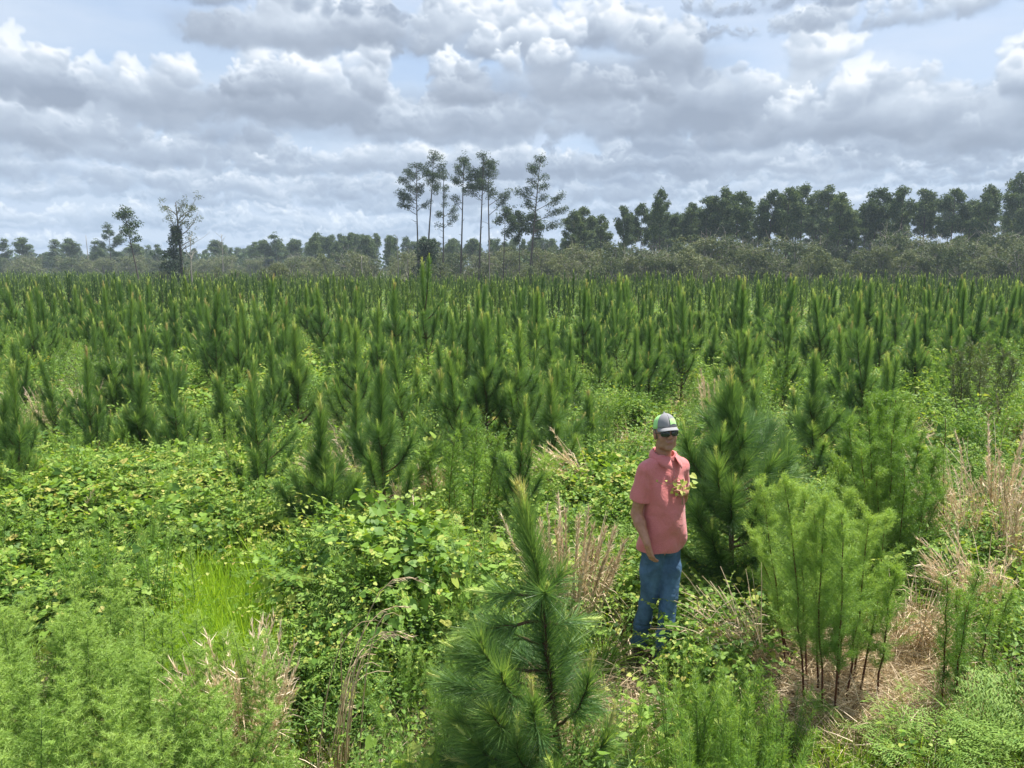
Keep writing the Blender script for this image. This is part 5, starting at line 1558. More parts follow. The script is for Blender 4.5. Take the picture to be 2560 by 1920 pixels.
# ------------------------------------------------------------------ the man
class Field:
    """signed-distance field on a grid, filled primitive by primitive"""
    def __init__(self, lo, hi, h):
        self.lo = np.array(lo, float); self.h = h
        self.n = np.ceil((np.array(hi) - self.lo) / h).astype(int) + 1
        self.F = np.full(self.n, 1.0, np.float32)
    def sub(self, lo, hi, pad):
        a = np.clip(np.floor((np.array(lo) - pad - self.lo) / self.h).astype(int), 0, self.n)
        b = np.clip(np.ceil((np.array(hi) + pad - self.lo) / self.h).astype(int) + 1, 0, self.n)
        ax = [self.lo[i] + self.h * np.arange(a[i], b[i]) for i in range(3)]
        G = np.meshgrid(*ax, indexing='ij')
        return tuple(slice(a[i], b[i]) for i in range(3)), np.stack(G, -1).astype(np.float32)
    def put(self, sl, d, k):
        f = self.F[sl]
        if k < 0:
            self.F[sl] = np.maximum(f, -d)
            return
        hh = np.clip(.5 + .5 * (f - d) / max(k, 1e-5), 0, 1)
        self.F[sl] = f * (1 - hh) + d * hh - k * hh * (1 - hh)
    def cone(self, a, b, ra, rb, k=.02):
        a = np.array(a, float); b = np.array(b, float); r = max(ra, rb)
        sl, G = self.sub(np.minimum(a, b) - r, np.maximum(a, b) + r, abs(k) + .03)
        ab = b - a; t = np.clip(((G - a) @ ab) / (ab @ ab), 0, 1)
        d = np.linalg.norm(G - a - t[..., None] * ab, axis=-1) - (ra + (rb - ra) * t)
        self.put(sl, d, k)
    def ell(self, c, r, k=.02, R=None):
        c = np.array(c, float); r = np.array(r, float)
        sl, G = self.sub(c - r.max(), c + r.max(), abs(k) + .03)
        q = (G - c)
        if R is not None: q = q @ R
        q0 = np.linalg.norm(q / r, axis=-1); q1 = np.linalg.norm(q / (r * r), axis=-1)
        self.put(sl, q0 * (q0 - 1) / np.maximum(q1, 1e-6), k)
    def stack(self, zs, ws, ds, cx, cy, yaw, k=.02, top_r=.03):
        """elliptic column described by half widths and depths at heights"""
        zs = np.array(zs)
        sl, G = self.sub((-.4, -.4, zs[0]), (.4, .4, zs[-1]), .05)
        z = G[..., 2]
        w = np.interp(z, zs, ws); d_ = np.interp(z, zs, ds)
        x = G[..., 0] - np.interp(z, zs, cx); y = G[..., 1] - np.interp(z, zs, cy)
        c, s = math.cos(yaw), math.sin(yaw)
        X_ = x * c + y * s; Y_ = -x * s + y * c
        e = np.sqrt((X_ / w) ** 2 + (Y_ / d_) ** 2)
        dd = (e - 1) * np.minimum(w, d_)
        dd = np.maximum(dd, np.maximum(zs[0] - z, z - zs[-1]))
        self.put(sl, dd, k)
    def mesh(self, name, mats, tintf=None, origin=(0, 0, 0)):
        F = self.F; s = F < 0
        nx, ny, nz = F.shape
        c = np.zeros((nx - 1, ny - 1, nz - 1), np.uint8)
        for i in (0, 1):
            for j in (0, 1):
                for k in (0, 1):
                    c += s[i:nx - 1 + i, j:ny - 1 + j, k:nz - 1 + k]
        act = (c > 0) & (c < 8)
        I = np.argwhere(act)
        idx = np.full(act.shape, -1, np.int64); idx[act] = np.arange(len(I))
        acc = np.zeros((len(I), 3)); cnt = np.zeros(len(I))
        cor = [(i, j, k) for i in (0, 1) for j in (0, 1) for k in (0, 1)]
        for p in cor:
            for ax in range(3):
                if p[ax]: continue
                q = list(p); q[ax] = 1
                fa = F[I[:, 0] + p[0], I[:, 1] + p[1], I[:, 2] + p[2]]; fb = F[I[:, 0] + q[0], I[:, 1] + q[1], I[:, 2] + q[2]]
                m = (fa < 0) != (fb < 0)
                t = np.where(m, fa / np.where(m, fa - fb, 1), 0)
                P = np.array(p, float)[None] + np.zeros((len(I), 3)); P[:, ax] += t
                acc[m] += P[m]; cnt[m] += 1
        V = (I + acc / cnt[:, None]) * self.h + self.lo
        Q = []
        for ax in range(3):
            o = [a for a in range(3) if a != ax]
            sa = [slice(1, -1)] * 3; sb = [slice(1, -1)] * 3
            sa[ax] = slice(0, -1); sb[ax] = slice(1, None)
            A = s[tuple(sa)]; B = s[tuple(sb)]
            E = np.argwhere(A != B)
            flip = A[E[:, 0], E[:, 1], E[:, 2]]
            E = E + 1; E[:, ax] -= 1
            def g(d0, d1):
                e = E.copy(); e[:, o[0]] -= d0; e[:, o[1]] -= d1
                return idx[e[:, 0], e[:, 1], e[:, 2]]
            q = np.stack([g(1, 1), g(0, 1), g(0, 0), g(1, 0)], 1)
            if ax == 1: flip = ~flip
            q[~flip] = q[~flip][:, ::-1]
            Q.append(q)
        Q = np.concatenate(Q); Q = Q[(Q >= 0).all(1)]
        g_ = Geo()
        T = np.concatenate([Q[:, [0, 1, 2]], Q[:, [0, 2, 3]]])
        ti = .5 if tintf is None else tintf(V[T].mean(1))
        g_.add(V - np.array(origin), T, 0, ti, True)
        return g_.mesh(name, mats)

def simple_mat(name, c, rough=.6, spec=.3, **kw):
    return mat(name, lambda n: principled(n, c, rough, spec, **kw))
def skin_shader(n):
    t = n.new('ShaderNodeTexCoord')
    a = n.noise(t.outputs['Object'], 26, 4, .6); b = n.noise(t.outputs['Object'], 180, 2, .5)
    at_ = n.new('ShaderNodeAttribute', attribute_name='tint')
    c = n.mix(n.mapr(a, .35, .7, 0, 1), (.36, .165, .105), (.48, .245, .165))
    c = n.mix(n.mapr(at_.outputs['Fac'], .5, 1, 0, .55), c, (.27, .17, .13))     # stubble on the jaw
    bm = n.new('ShaderNodeBump'); n.put(bm.inputs['Strength'], .3); n.put(bm.inputs['Distance'], .002); n.put(bm.inputs['Height'], b)
    return principled(n, c, .5, .4, bm.outputs[0])
M['skin'] = mat('sun_tanned_skin', skin_shader)
def shirt_shader(n):
    t = n.new('ShaderNodeTexCoord')
    mp = n.new('ShaderNodeMapping'); n.put(mp.inputs[0], t.outputs['Object']); mp.inputs['Scale'].default_value = (1, 1, 3)
    a = n.noise(mp.outputs[0], 230, 3, .7)
    c = n.mix(n.mapr(a, .35, .65, 0, 1), (.51, .135, .140), (.68, .245, .235))
    f = n.noise(t.outputs['Object'], 6.5, 3, .45, 1.6)
    h = n.m('ADD', n.m('MULTIPLY', f, 1.0), n.m('MULTIPLY', a, .04))
    bm = n.new('ShaderNodeBump'); n.put(bm.inputs['Strength'], .9); n.put(bm.inputs['Distance'], .02); n.put(bm.inputs['Height'], h)
    return principled(n, c, .8, .15, bm.outputs[0], sheen=.2)
M['shirt'] = mat('coral_heather_knit', shirt_shader)
def jean_shader(n):
    t = n.new('ShaderNodeTexCoord')
    a = n.noise(t.outputs['Object'], 9, 4, .6, .4); b = n.noise(t.outputs['Object'], 320, 2, .6)
    c = n.mix(n.mapr(a, .38, .66, 0, 1), (.022, .058, .120), (.075, .155, .28))
    c = n.mix(n.m('MULTIPLY', b, .45), c, (.16, .25, .37))
    f = n.noise(t.outputs['Object'], 22, 3, .5, 1.2)
    bm = n.new('ShaderNodeBump'); n.put(bm.inputs['Strength'], .7); n.put(bm.inputs['Distance'], .012); n.put(bm.inputs['Height'], f)
    return principled(n, c, .85, .15, bm.outputs[0])
M['jeans'] = mat('blue_denim', jean_shader)
M['boot'] = bark_mat('dark_brown_boot_leather', (.03, .018, .012), (.07, .042, .028), 20)
M['cap_grey'] = simple_mat('grey_cap_cloth', (.25, .25, .26), .85)
def mesh_sh(n):
    t = n.new('ShaderNodeTexCoord')
    v = n.new('ShaderNodeTexVoronoi'); n.put(v.inputs['Vector'], t.outputs['Object']); v.inputs['Scale'].default_value = 300
    return principled(n, n.mix(n.mapr(v.outputs['Distance'], .2, .5, 0, 1), (.20, .42, .14), (.42, .80, .30)), .7, .2)
M['cap_mesh'] = mat('lime_cap_netting', mesh_sh)
M['cap_patch'] = simple_mat('pale_lime_stitched_patch', (.45, .75, .30), .7)
M['lens'] = simple_mat('dark_teal_lens', (.004, .018, .022), .08, .8)
M['frame'] = simple_mat('black_frame', (.012, .012, .013), .3, .5)
M['lips'] = simple_mat('lips', (.36, .14, .11), .5)
M['hair'] = bark_mat('short_greying_hair', (.10, .08, .065), (.24, .21, .18), 200)
M['button'] = simple_mat('pale_button', (.62, .35, .33), .4)
M['undershirt'] = simple_mat('orange_inner_placket', (.75, .25, .14), .8)

YAW = rad(30)
OX, OY = 1.095, man[1] + .02
cY, sY = math.cos(YAW), math.sin(YAW)
def tb(x, y, z):           # torso frame -> man's frame
    return (x * cY - y * sY, x * sY + y * cY, z)
HY = rad(9); cH, sH = math.cos(HY), math.sin(HY)
HC = np.array([-.005, -.035, 1.700]); TILT = rad(-3)
RH = np.array(Matrix.Rotation(HY, 3, 'Z') @ Matrix.Rotation(rad(-7), 3, 'X') @ Matrix.Rotation(TILT, 3, 'Y'))
def hb(x, y, z):           # head frame -> man's frame
    return tuple(RH @ np.array([x, y, z]) + HC)
ORG = (0, 0, 0)
# arm joints
SR = np.array(tb(-.182, .0, 1.455)); ER = np.array([-.218, -.085, 1.125]); WR = np.array([-.152, -.205, .945])
SL = np.array(tb(.172, .0, 1.445)); EL = np.array([.160, .125, 1.165]); WL = np.array([.150, -.085, 1.285])
HIP_R = np.array(tb(-.080, .0, .88)); KN_R = np.array([-.080, -.0, .49]); AN_R = np.array([-.150, .05, .09])
HIP_L = np.array(tb(.080, .0, .88)); KN_L = np.array([.055, -.07, .50]); AN_L = np.array([-.000, -.14, .09])
def foot_dir(a): return np.array([math.sin(a), -math.cos(a), 0])
FR, FL = foot_dir(rad(-12)), foot_dir(rad(30))
body = Field((-.34, -.34, -.01), (.34, .30, 1.86), .0046)
# torso, neck
body.stack([.82, .95, 1.08, 1.2, 1.32, 1.42, 1.50], [.155, .165, .16, .165, .175, .165, .10], [.105, .115, .125, .12, .11, .09, .06], [0] * 7, [0, -.01, -.012, -.01, 0, .005, .01], YAW, .03)
body.cone(tb(-.14, 0, 1.435), tb(.14, 0, 1.435), .048, .048, .04)
body.cone(tb(0, .02, 1.44), hb(0, .035, -.05), .066, .058, .04)
body.cone(tb(-.09, .01, 1.455), tb(0, .02, 1.50), .035, .042, .03); body.cone(tb(.09, .01, 1.455), tb(0, .02, 1.50), .035, .042, .03)
# head
E = lambda c, r, k=.012: body.ell(hb(*c), r, k, RH)
E((0, .012, .030), (.077, .097, .092), .02)
E((0, -.018, -.052), (.060, .068, .060), .025)
E((0, -.062, -.098), (.030, .024, .022), .022)
E((.040, -.050, -.025), (.028, .030, .034), .02); E((-.040, -.050, -.025), (.028, .030, .034), .02)
E((.045, -.022, -.075), (.022, .035, .026), .02); E((-.045, -.022, -.075), (.022, .035, .026), .02)
body.cone(hb(-.040, -.074, .030), hb(.040, -.074, .030), .015, .015, .012)
body.cone(hb(0, -.086, .022), hb(0, -.108, -.018), .009, .0135, .008)
body.cone(hb(.013, -.097, -.022), hb(-.013, -.097, -.022), .009, .009, .006)
body.cone(hb(-.022, -.084, -.050), hb(.022, -.084, -.050), .0075, .0075, .005)
body.cone(hb(-.018, -.083, -.062), hb(.018, -.083, -.062), .0075, .0075, .004)
for s_ in (-1, 1):
    E((s_ * .081, .012, -.004), (.009, .020, .031), .008)
    E((s_ * .080, .010, -.028), (.009, .012, .012), .006)
# arms
def arm(S_, E_, W_, k=.02):
    body.cone(S_, lerp(S_, E_, .5), .056, .050, .03); body.cone(lerp(S_, E_, .45), E_, .050, .041, .02)
    m = lerp(E_, W_, .3); body.cone(E_, m, .042, .044, .02); body.cone(m, W_, .044, .0275, .02)
arm(SR, ER, WR); arm(SL, EL, WL)
def hand(W_, d, palm_n, thumb_side, curl, size=1.0):
    """palm, four unequal fingers bent at two joints and a thumb from the side of the palm"""
    d = unit(np.array(d, float)); nrm = unit(np.array(palm_n, float) - d * np.dot(palm_n, d)); sd = np.cross(d, nrm) * thumb_side
    for q in np.linspace(-.026, .026, 4):
        body.cone(W_ + d * .012 + sd * q * .7, W_ + d * .088 * size + sd * q, .0145, .0135, .010)
    for i, (q, L_) in enumerate(zip((.034, .0115, -.0115, -.034), (.072, .080, .074, .058))):
        p0 = W_ + d * .088 * size + sd * q
        a = curl[0] * (1 + .08 * i)
        d1 = d * math.cos(a) + nrm * math.sin(a); p1 = p0 + d1 * L_ * .48
        a += curl[1]; d2 = d * math.cos(a) + nrm * math.sin(a); p2 = p1 + d2 * L_ * .30
        a += curl[1] * .7; d3 = d * math.cos(a) + nrm * math.sin(a); p3 = p2 + d3 * L_ * .24
        body.cone(p0, p1, .0098, .0090, .002); body.cone(p1, p2, .0090, .0084, .002); body.cone(p2, p3, .0083, .0070, .002)
    t0 = W_ + d * .028 + sd * .026; t1 = t0 + unit(d * .75 + sd * .7 + nrm * .35) * .040; t2 = t1 + unit(d + sd * .15 + nrm * .45) * .030; t3 = t2 + unit(d + nrm * .6) * .020
    body.cone(t0, t1, .015, .0115, .008); body.cone(t1, t2, .011, .0098, .003); body.cone(t2, t3, .0098, .0082, .003)
hand(WR, (.034, -.004, -.11), (.85, .35, 0), -1, (.22, .42))
hand(WL, (-.045, -.06, .055), (-.6, .5, -.3), 1, (.8, .9))
# legs and feet (under the clothes)
for H_, K_, A_, fd in ((HIP_R, KN_R, AN_R, FR), (HIP_L, KN_L, AN_L, FL)):
    body.cone(H_, K_, .080, .050, .03); m = lerp(K_, A_, .35); body.cone(K_, m, .050, .052, .02); body.cone(m, A_, .052, .034, .02)
    body.cone(A_ - fd * .03 + [0, 0, -.03], A_ + fd * .13 + [0, 0, -.052], .030, .022, .02)
def jaw(C):
    q = (C - HC) @ RH
    m = np.clip((-.018 - q[:, 2]) / .03, 0, 1) * (q[:, 2] > -.13) * (np.abs(q[:, 0]) < .09) * (q[:, 1] < .02)
    return .5 + .4 * m
person = empty('person', (OX, OY, 0.0), 0, (.935, .95, 1.0))
tag(person, 'man in pink polo shirt, jeans, sunglasses and grey and lime cap among the pines', 'person')
obj('body', body.mesh('body', ['skin'], jaw), person)
# shirt
def folds(F_, k=1.0, freq=1.0):
    x = F_.lo[0] + F_.h * np.arange(F_.n[0])[:, None, None]; y = F_.lo[1] + F_.h * np.arange(F_.n[1])[None, :, None]; z = F_.lo[2] + F_.h * np.arange(F_.n[2])[None, None, :]
    s1 = np.sin((z * 14 + x * 16 - y * 8) * freq + 1.7 * np.sin(x * 13 + z * 5)); s2 = np.sin((z * 27 - x * 22) * freq + 2.1 * np.sin(z * 9 + y * 11))
    s3 = np.sin((x * cY + y * sY) * 34 + z * 6 + 1.5 * np.sin(z * 7)) * np.clip((1.15 - z) / .3, 0, 1)
    F_.F += (s1 * .0045 + s2 * .0018 + s3 * .0032).astype(np.float32) * k
def cut(F_, fn):
    x = F_.lo[0] + F_.h * np.arange(F_.n[0])[:, None, None]; y = F_.lo[1] + F_.h * np.arange(F_.n[1])[None, :, None]; z = F_.lo[2] + F_.h * np.arange(F_.n[2])[None, None, :]
    F_.F = np.maximum(F_.F, fn(x, y, z).astype(np.float32))
sh = Field((-.36, -.36, .76), (.36, .32, 1.62), .0046)
TZ = [.78, .86, .95, 1.05, 1.15, 1.25, 1.34, 1.42, 1.48, 1.53]
TW = [.196, .192, .187, .184, .183, .183, .184, .172, .132, .085]
TD = [.158, .154, .152, .152, .150, .142, .130, .110, .086, .068]
TCx = [b * sY for b in (.0, .0, .01, .02, .02, .012, .0, -.01, -.015, -.02)]
TCy = [-b * cY for b in (.0, .0, .01, .02, .02, .012, .0, -.01, -.015, -.02)]
sh.stack(TZ, TW, TD, TCx, TCy, YAW, .02)
for S_, E_ in ((SR, ER), (SL, EL)):
    sh.cone(tb(0, .01, 1.495), S_ + [0, 0, -.012], .060, .062, .06)
folds(sh, 1.9)
for S_, E_ in ((SR, ER), (SL, EL)):
    d = unit(E_ - S_); p = lerp(S_, E_, .70)
    sv = Field(sh.lo, sh.lo + sh.h * (sh.n - 1.5), sh.h); sv.n = sh.n; sv.F = np.full(sh.n, 1.0, np.float32)
    sv.cone(S_ + [0, 0, -.014], lerp(S_, E_, 1.0), .063, .083, .01)
    x, y, z = [sh.lo[q] + sh.h * np.arange(sh.n[q]) for q in range(3)]
    pl = (x[:, None, None] - p[0]) * d[0] + (y[None, :, None] - p[1]) * d[1] + (z[None, None, :] - p[2]) * d[2]
    along = np.arctan2(x[:, None, None] - S_[0], y[None, :, None] - S_[1]) + 0 * pl
    sv.F += (np.sin(along * 5 + z[None, None, :] * 9) * .0035 + np.sin(z[None, None, :] * 40 + x[:, None, None] * 35) * .0025).astype(np.float32)
    sv.F = np.maximum(sv.F, pl.astype(np.float32))
    sv.cone(lerp(S_, E_, .68), lerp(S_, E_, 1.05), .062, .075, -1)
    a_, b_, k_ = sh.F, sv.F, .012
    h_ = np.clip(.5 + .5 * (a_ - b_) / k_, 0, 1)
    sh.F = a_ * (1 - h_) + b_ * h_ - k_ * h_ * (1 - h_)
hemz = lambda x, y, z: (.842 + .012 * np.sin(x * 9 + 2) + .02 * x) - z
cut(sh, hemz)
# open neck
sh.cone(tb(0, .012, 1.50), tb(0, -.02, 1.64), .066, .085, -1)
sh.cone(tb(0, -.085, 1.50), tb(0, -.15, 1.56), .012, .035, -1)
sl, G = sh.sub((-.3, -.3, .76), (.3, .3, .90), 0)
shirt_F = sh.F.copy()
sh.F[sl] = np.maximum(sh.F[sl], np.where(G[..., 2] < .88, -(sh.F[sl] + .007), -1))
def sdf(p):
    q = (np.asarray(p) - sh.lo) / sh.h; i = np.clip(q.astype(int), 0, sh.n - 2); f = q - i
    v = 0
    for a in (0, 1):
        for b in (0, 1):
            for c in (0, 1):
                v += shirt_F[i[0] + a, i[1] + b, i[2] + c] * (f[0] if a else 1 - f[0]) * (f[1] if b else 1 - f[1]) * (f[2] if c else 1 - f[2])
    return v
def hit(p, d, n=200):
    p = np.array(p, float); d = unit(np.array(d, float))
    for _ in range(n):
        v = sdf(p)
        if v < .0004: break
        p = p + d * max(.0006, v * .6)
    return p
shirt = obj('polo_shirt', sh.mesh('polo_shirt', ['shirt']), person)
# placket with buttons
fw = np.array([sY, -cY, 0]); rt_ = np.array([cY, sY, 0])
g = Geo(); rows = []
for z in np.linspace(1.30, 1.495, 12):
    r = []
    for u in (-.017, 0, .017):
        p = hit(fw * .30 + rt_ * u + [0, 0, z], -fw); r.append(p + fw * (.0035 if u == 0 else .0028))
    rows.append(r)
V = np.array(rows).reshape(-1, 3); F = []
for i in range(11):
    for j in range(2):
        a = i * 3 + j; F += [(a, a + 1, a + 4), (a, a + 4, a + 3)]
g.add(V, F, 0, .5, True)
e = np.array([V[0], V[2]]); 
obj('placket', g.mesh('placket', ['shirt']), shirt)
for z in (1.335, 1.40, 1.462):
    p = hit(fw * .30 + [0, 0, z], -fw) + fw * .004
    g = Geo(); g.tube([p, p + fw * .0025], .0052, 8); obj('button', g.mesh('button', ['button']), shirt)
# collar: stand and folded flaps
g = Geo(); N = 40; rows = []
for i in range(N + 1):
    a = rad(16 + (360 - 32) * i / N)                    # 0 = front
    dirv = fw * math.cos(a) + rt_ * math.sin(a)
    back = .5 - .5 * math.cos(a); fr = max(0, math.cos(a)) ** 3
    c = np.array(tb(0, .014 - .02 * (1 - back), 0))
    zt = 1.535 + .042 * back
    spread = .072 + .010 * (1 - back)
    drop = .034 + .030 * fr
    q0 = c + dirv * spread * .98 + [0, 0, zt - .03]
    q1 = c + dirv * spread + [0, 0, zt]
    q2 = c + dirv * (spread + .012) + [0, 0, zt + .002]
    q3 = c + dirv * (spread + .030 + .012 * fr) + [0, 0, zt - drop * .6]
    q4 = c + dirv * (spread + .040 + .030 * fr) + [0, 0, zt - drop - .012]
    rows.append([q0, q1, q2, q3, q4])
V = np.array(rows).reshape(-1, 3); F = []
for i in range(N):
    for j in range(4):
        a = i * 5 + j; F += [(a, a + 1, a + 6), (a, a + 6, a + 5)]
g.add(V, F, 0, .5, True)
co = obj('collar', g.mesh('collar', ['shirt']), shirt)
md = co.modifiers.new('thickness', 'SOLIDIFY'); md.thickness = .003
# jeans
je = Field((-.32, -.30, .0), (.30, .34, .98), .0050)
je.stack([.82, .88, .96], [.140, .145, .145], [.105, .110, .11], [0] * 3, [0] * 3, YAW, .03)
for H_, K_, A_ in ((HIP_R, KN_R, AN_R), (HIP_L, KN_L, AN_L)):
    je.cone(H_ + [0, 0, -.02], lerp(H_, K_, .5), .094, .088, .02); je.cone(lerp(H_, K_, .5), K_, .090, .073, .02)
    je.cone(K_, lerp(K_, A_, .5), .066, .064, .012); je.cone(lerp(K_, A_, .45), A_ + [0, 0, -.015], .062, .068, .012)
folds(je, 1.0, 1.5)
zz = je.lo[2] + je.h * np.arange(je.n[2])[None, None, :]
je.F += (np.sin(zz * 95 + 4 * np.sin(zz * 23)) * .0055 * np.clip((.34 - zz) / .2, 0, 1)).astype(np.float32)
cut(je, lambda x, y, z: .055 - z + 0 * x + 0 * y)
obj('jeans', je.mesh('jeans', ['jeans']), person)
# boots
for A_, fd in ((AN_R, FR), (AN_L, FL)):
    b = Field(A_ + np.array([-.24, -.24, -.10]), A_ + np.array([.24, .24, .14]), .005)
    sd = np.cross(fd, [0, 0, 1])
    b.cone(A_ + [0, 0, .03], A_ + [0, 0, -.03], .036, .046, .01); b.cone(A_ - fd * .03 + [0, 0, -.045], A_ + fd * .10 + [0, 0, -.045], .040, .042, .02)
    b.cone(A_ + fd * .08 + [0, 0, -.05], A_ + fd * .165 + [0, 0, -.056], .044, .033, .02)
    b.F = np.maximum(b.F, (.004 - (b.lo[2] + b.h * np.arange(b.n[2]))[None, None, :]).astype(np.float32))
    obj('boot', b.mesh('boot', ['boot']), person)
# lips, hair
g = Geo(); q = [hb(x, -.0905 - .002 * math.cos(x * 70), -.0545 - .004 * abs(x) / .02) for x in np.linspace(-.022, .022, 9)]
g.tube(q, [.0012, .003, .0042, .0045, .0040, .0045, .0042, .003, .0012], 6); obj('lips', g.mesh('lips', ['lips']), person)
hr = Field((-.13, -.16, 1.58), (.13, .13, 1.86), .005)
hr.ell(hb(0, .016, .022), (.0815, .099, .090), .01, RH)
x, y, z = np.meshgrid(*[hr.lo[i] + hr.h * np.arange(hr.n[i]) for i in range(3)], indexing='ij')
q = (np.stack([x, y, z], -1) - HC) @ RH
hr.F = np.maximum(hr.F, np.maximum(-(q[..., 1] + .010 + .6 * (q[..., 2] - .02).clip(-1, 0) * -1 * .0), (-.030 - .3 * q[..., 1]) - q[..., 2]).astype(np.float32))
obj('hair', hr.mesh('hair', ['hair']), person)
# cap
def cap_pt(a, f, grow=0.0):
    """a azimuth from the front, f 0 at the band .. 1 at the button"""
    ph = f * math.pi / 2
    fr = max(0, math.cos(a))
    rx, ry, rz = .086 + grow, .106 + grow, .098 + grow
    k = math.cos(ph) ** .78
    x = math.sin(a) * rx * k; y = -math.cos(a) * ry * k + .006; z = .040 + (rz + .012 * fr) * math.sin(ph) ** .95 + .012 * fr * (1 - f)
    return hb(x, y, z)
def cap_panel(a0, a1, n, grow=0, f1=1.0):
    V = [cap_pt(lerp(a0, a1, i / n), f1 * j / 10, grow) for i in range(n + 1) for j in range(11)]
    F = []
    for i in range(n):
        for j in range(10):
            a = i * 11 + j; F += [(a, a + 11, a + 12), (a, a + 12, a + 1)]
    return V, F
cap = empty('cap'); cap.parent = person
for nm, a0, a1, mt in (('front_panel', -62, 0, 'cap_grey'), ('front_panel', 0, 62, 'cap_grey'), ('mesh_panel', 62, 120, 'cap_mesh'), ('mesh_panel', 120, 180, 'cap_mesh'), ('mesh_panel', 180, 240, 'cap_mesh'), ('mesh_panel', 240, 298, 'cap_mesh')):
    g = Geo(); g.add(*cap_panel(rad(a0 + .6), rad(a1 - .6), 10), 0, .5, True)
    o = obj(nm, g.mesh(nm, [mt]), cap); md = o.modifiers.new('thickness', 'SOLIDIFY'); md.thickness = .0025
g = Geo(); p = np.array(cap_pt(0, 1)); g.tube([p, p + [0, 0, .006]], [.008, .005], 8); obj('button', g.mesh('button', ['cap_grey']), cap)
g = Geo(); n = 18; V = []
for i in range(n + 1):
    a = rad(lerp(-66, 66, i / n)); p0 = np.array([math.sin(a) * .087, -math.cos(a) * .107 + .006, .046 + .010 * math.cos(a)])
    for j in range(6):
        f = j / 5
        out = .072 * math.cos(a * 1.28) ** .55 if abs(a * 1.28) < math.pi / 2 else 0
        px_ = p0[0] * (1 + .02 * f); py_ = p0[1] - out * f
        V.append(hb(px_, py_, p0[2] - .012 * f - .9 * p0[0] ** 2 * 2.2 * f - .004))
F = []
for i in range(n):
    for j in range(5):
        a = i * 6 + j; F += [(a, a + 1, a + 7), (a, a + 7, a + 6)]
g.add(V, F, 0, .5, True); o = obj('brim', g.mesh('brim', ['cap_grey']), cap); md = o.modifiers.new('thickness', 'SOLIDIFY'); md.thickness = .004
g = Geo(); V = []; n = 8
for i in range(n + 1):
    for j in range(5):
        V.append(cap_pt(rad(lerp(4, 44, i / n)), lerp(.10, .36, j / 4) + .04 * math.sin(i / n * 3.1), .0028))
F = []
for i in range(n):
    for j in range(4):
        a = i * 5 + j; F += [(a, a + 5, a + 6), (a, a + 6, a + 1)]
g.add(V, F, 0, .5, True); obj('patch', g.mesh('patch', ['cap_patch']), cap)
# sunglasses
sg = empty('sunglasses'); sg.parent = person
for s_ in (-1, 1):
    g = Geo(); V = []; n = 10
    for i in range(n + 1):
        u = lerp(.007, .068, i / n); tz = 1 - abs((i / n - .5) * 2) ** 5 * .45
        for j in range(5):
            v = lerp(-.019, .018, j / 4) * tz
            y_ = -.113 + 5.2 * u * u + .8 * v * v * 2
            V.append(hb(s_ * u, y_ , .012 + v - .04 * u))
    F = []
    for i in range(n):
        for j in range(4):
            a = i * 5 + j; F += [(a, a + 5, a + 6), (a, a + 6, a + 1)]
    g.add(V, F, 0, .5, True); o = obj('lens', g.mesh('lens', ['lens']), sg); md = o.modifiers.new('thickness', 'SOLIDIFY'); md.thickness = .002
    V = np.array(V).reshape(n + 1, 5, 3)
    rim = np.concatenate([V[:, 4], V[::-1, 0][:1], V[::-1, 0]]); 
    g = Geo(); g.tube(V[:, 4], .0024, 6); g.tube(V[:, 0], .0016, 6); g.tube([V[-1, 4], V[-1, 2], V[-1, 0]], .002, 6); g.tube([V[0, 4], V[0, 2], V[0, 0]], .0016, 6)
    g.tube([V[-1, 3], hb(s_ * .080, -.045, .014), hb(s_ * .086, .01, .014), hb(s_ * .084, .035, .0)], [.0035, .003, .0025, .002], 6)
    obj('frame', g.mesh('frame', ['frame']), sg)
g = Geo(); g.tube([hb(-.008, -.112, .022), hb(0, -.114, .024), hb(.008, -.112, .022)], .0025, 6); obj('bridge', g.mesh('bridge', ['frame']), sg)
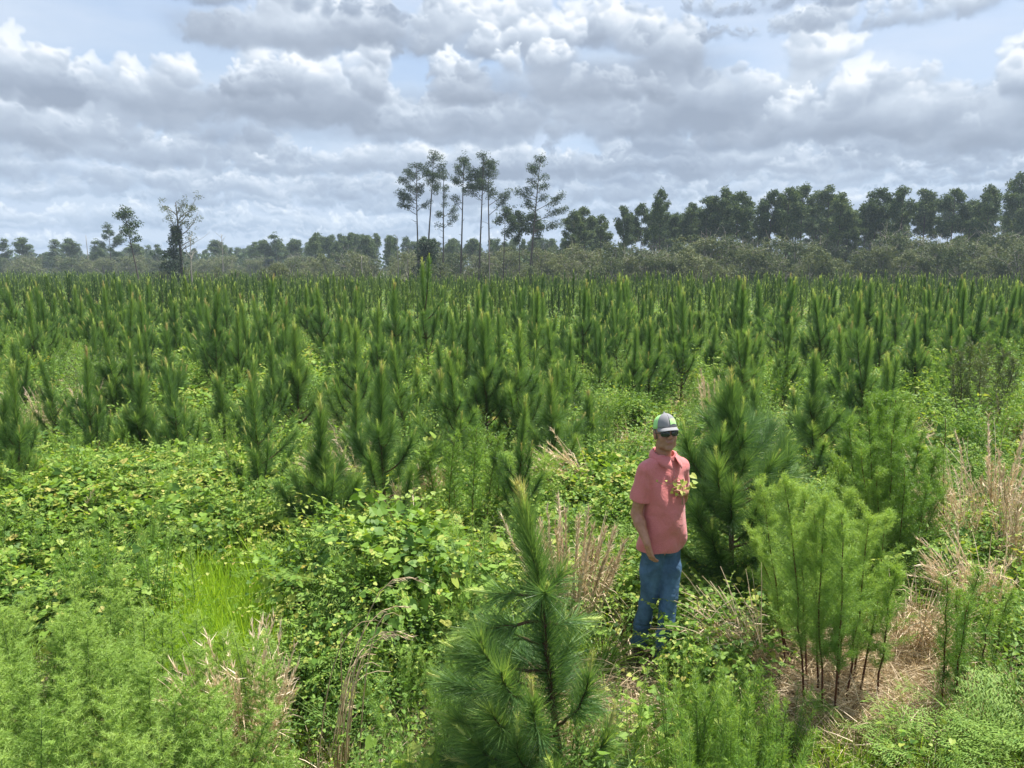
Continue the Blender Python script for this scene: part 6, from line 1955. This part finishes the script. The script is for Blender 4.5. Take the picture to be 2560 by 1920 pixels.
# the vine he holds up in front of his chest
g = Geo(); rng = np.random.default_rng(31)
hand_p = WL + unit(np.array([-.045, -.06, .055])) * .10
c = np.array([hand_p + [.02, .03, -.14], hand_p + [.01, -.01, -.03], hand_p + [0, -.03, .03], hand_p + [-.03, -.04, .075], hand_p + [-.085, -.05, .035], hand_p + [-.15, -.05, .03], hand_p + [-.20, -.04, .05]])
g.tube(c, np.linspace(.003, .0012, 7), 5, 1)
P = np.array([hand_p + q for q in [(.06, -.05, .10), (.01, -.06, .055), (.05, -.06, .03), (.03, -.06, .01), (-.02, -.06, .02), (-.01, -.055, .065), (-.065, -.07, .045), (-.045, -.06, -.03), (-.09, -.06, -.02), (-.13, -.06, .055), (-.19, -.05, .06), (.075, -.05, .045), (0.0, -.06, -.02), (-.07, -.06, .0)]])
S_ = .85 * np.array([.062, .060, .066, .055, .045, .04, .035, .03, .028, .022, .018, .05, .05, .02])
g.stamp(*HEART, P, frame_from(unit(rng.normal(0, .35, (14, 3)) + [0, -.7, .75]), rng.normal(0, .7, (14, 3)) + [0, -.3, -.3]), S_, rng.uniform(.72, .95, 14), 0)
tag(obj('vine_sprig', g.mesh('vine_sprig', ['vine', 'stem']), None, (OX, OY, 0), 0, (.935, .95, 1.0)), 'leafy vine sprig held up in the man\'s left hand at his chest', 'vine sprig')

# ------------------------------------------------------------------ summer haze
g = Geo()
x0, x1, y0_, y1, z0_, z1 = -420, 420, -40, 420, -1.5, 32
V = [(x, y, z) for z in (z0_, z1) for y in (y0_, y1) for x in (x0, x1)]
Fq = [(0, 2, 3, 1), (4, 5, 7, 6), (0, 1, 5, 4), (1, 3, 7, 5), (3, 2, 6, 7), (2, 0, 4, 6)]
F = []
for a, b, c, d in Fq: F += [(a, b, c), (a, c, d)]
g.add(V, F)
def haze_mat():
    m = bpy.data.materials.new('summer_haze'); m.use_nodes = True
    t = m.node_tree; t.nodes.clear()
    o = t.nodes.new('ShaderNodeOutputMaterial'); v = t.nodes.new('ShaderNodeVolumePrincipled')
    v.inputs['Color'].default_value = (.72, .87, 1.0, 1); v.inputs['Density'].default_value = HAZE; v.inputs['Anisotropy'].default_value = 0.0
    t.links.new(v.outputs[0], o.inputs['Volume'])
    return m
HAZE = 0.00046
hz = obj('haze', g.mesh('haze', [haze_mat()])); hz['kind'] = 'stuff'
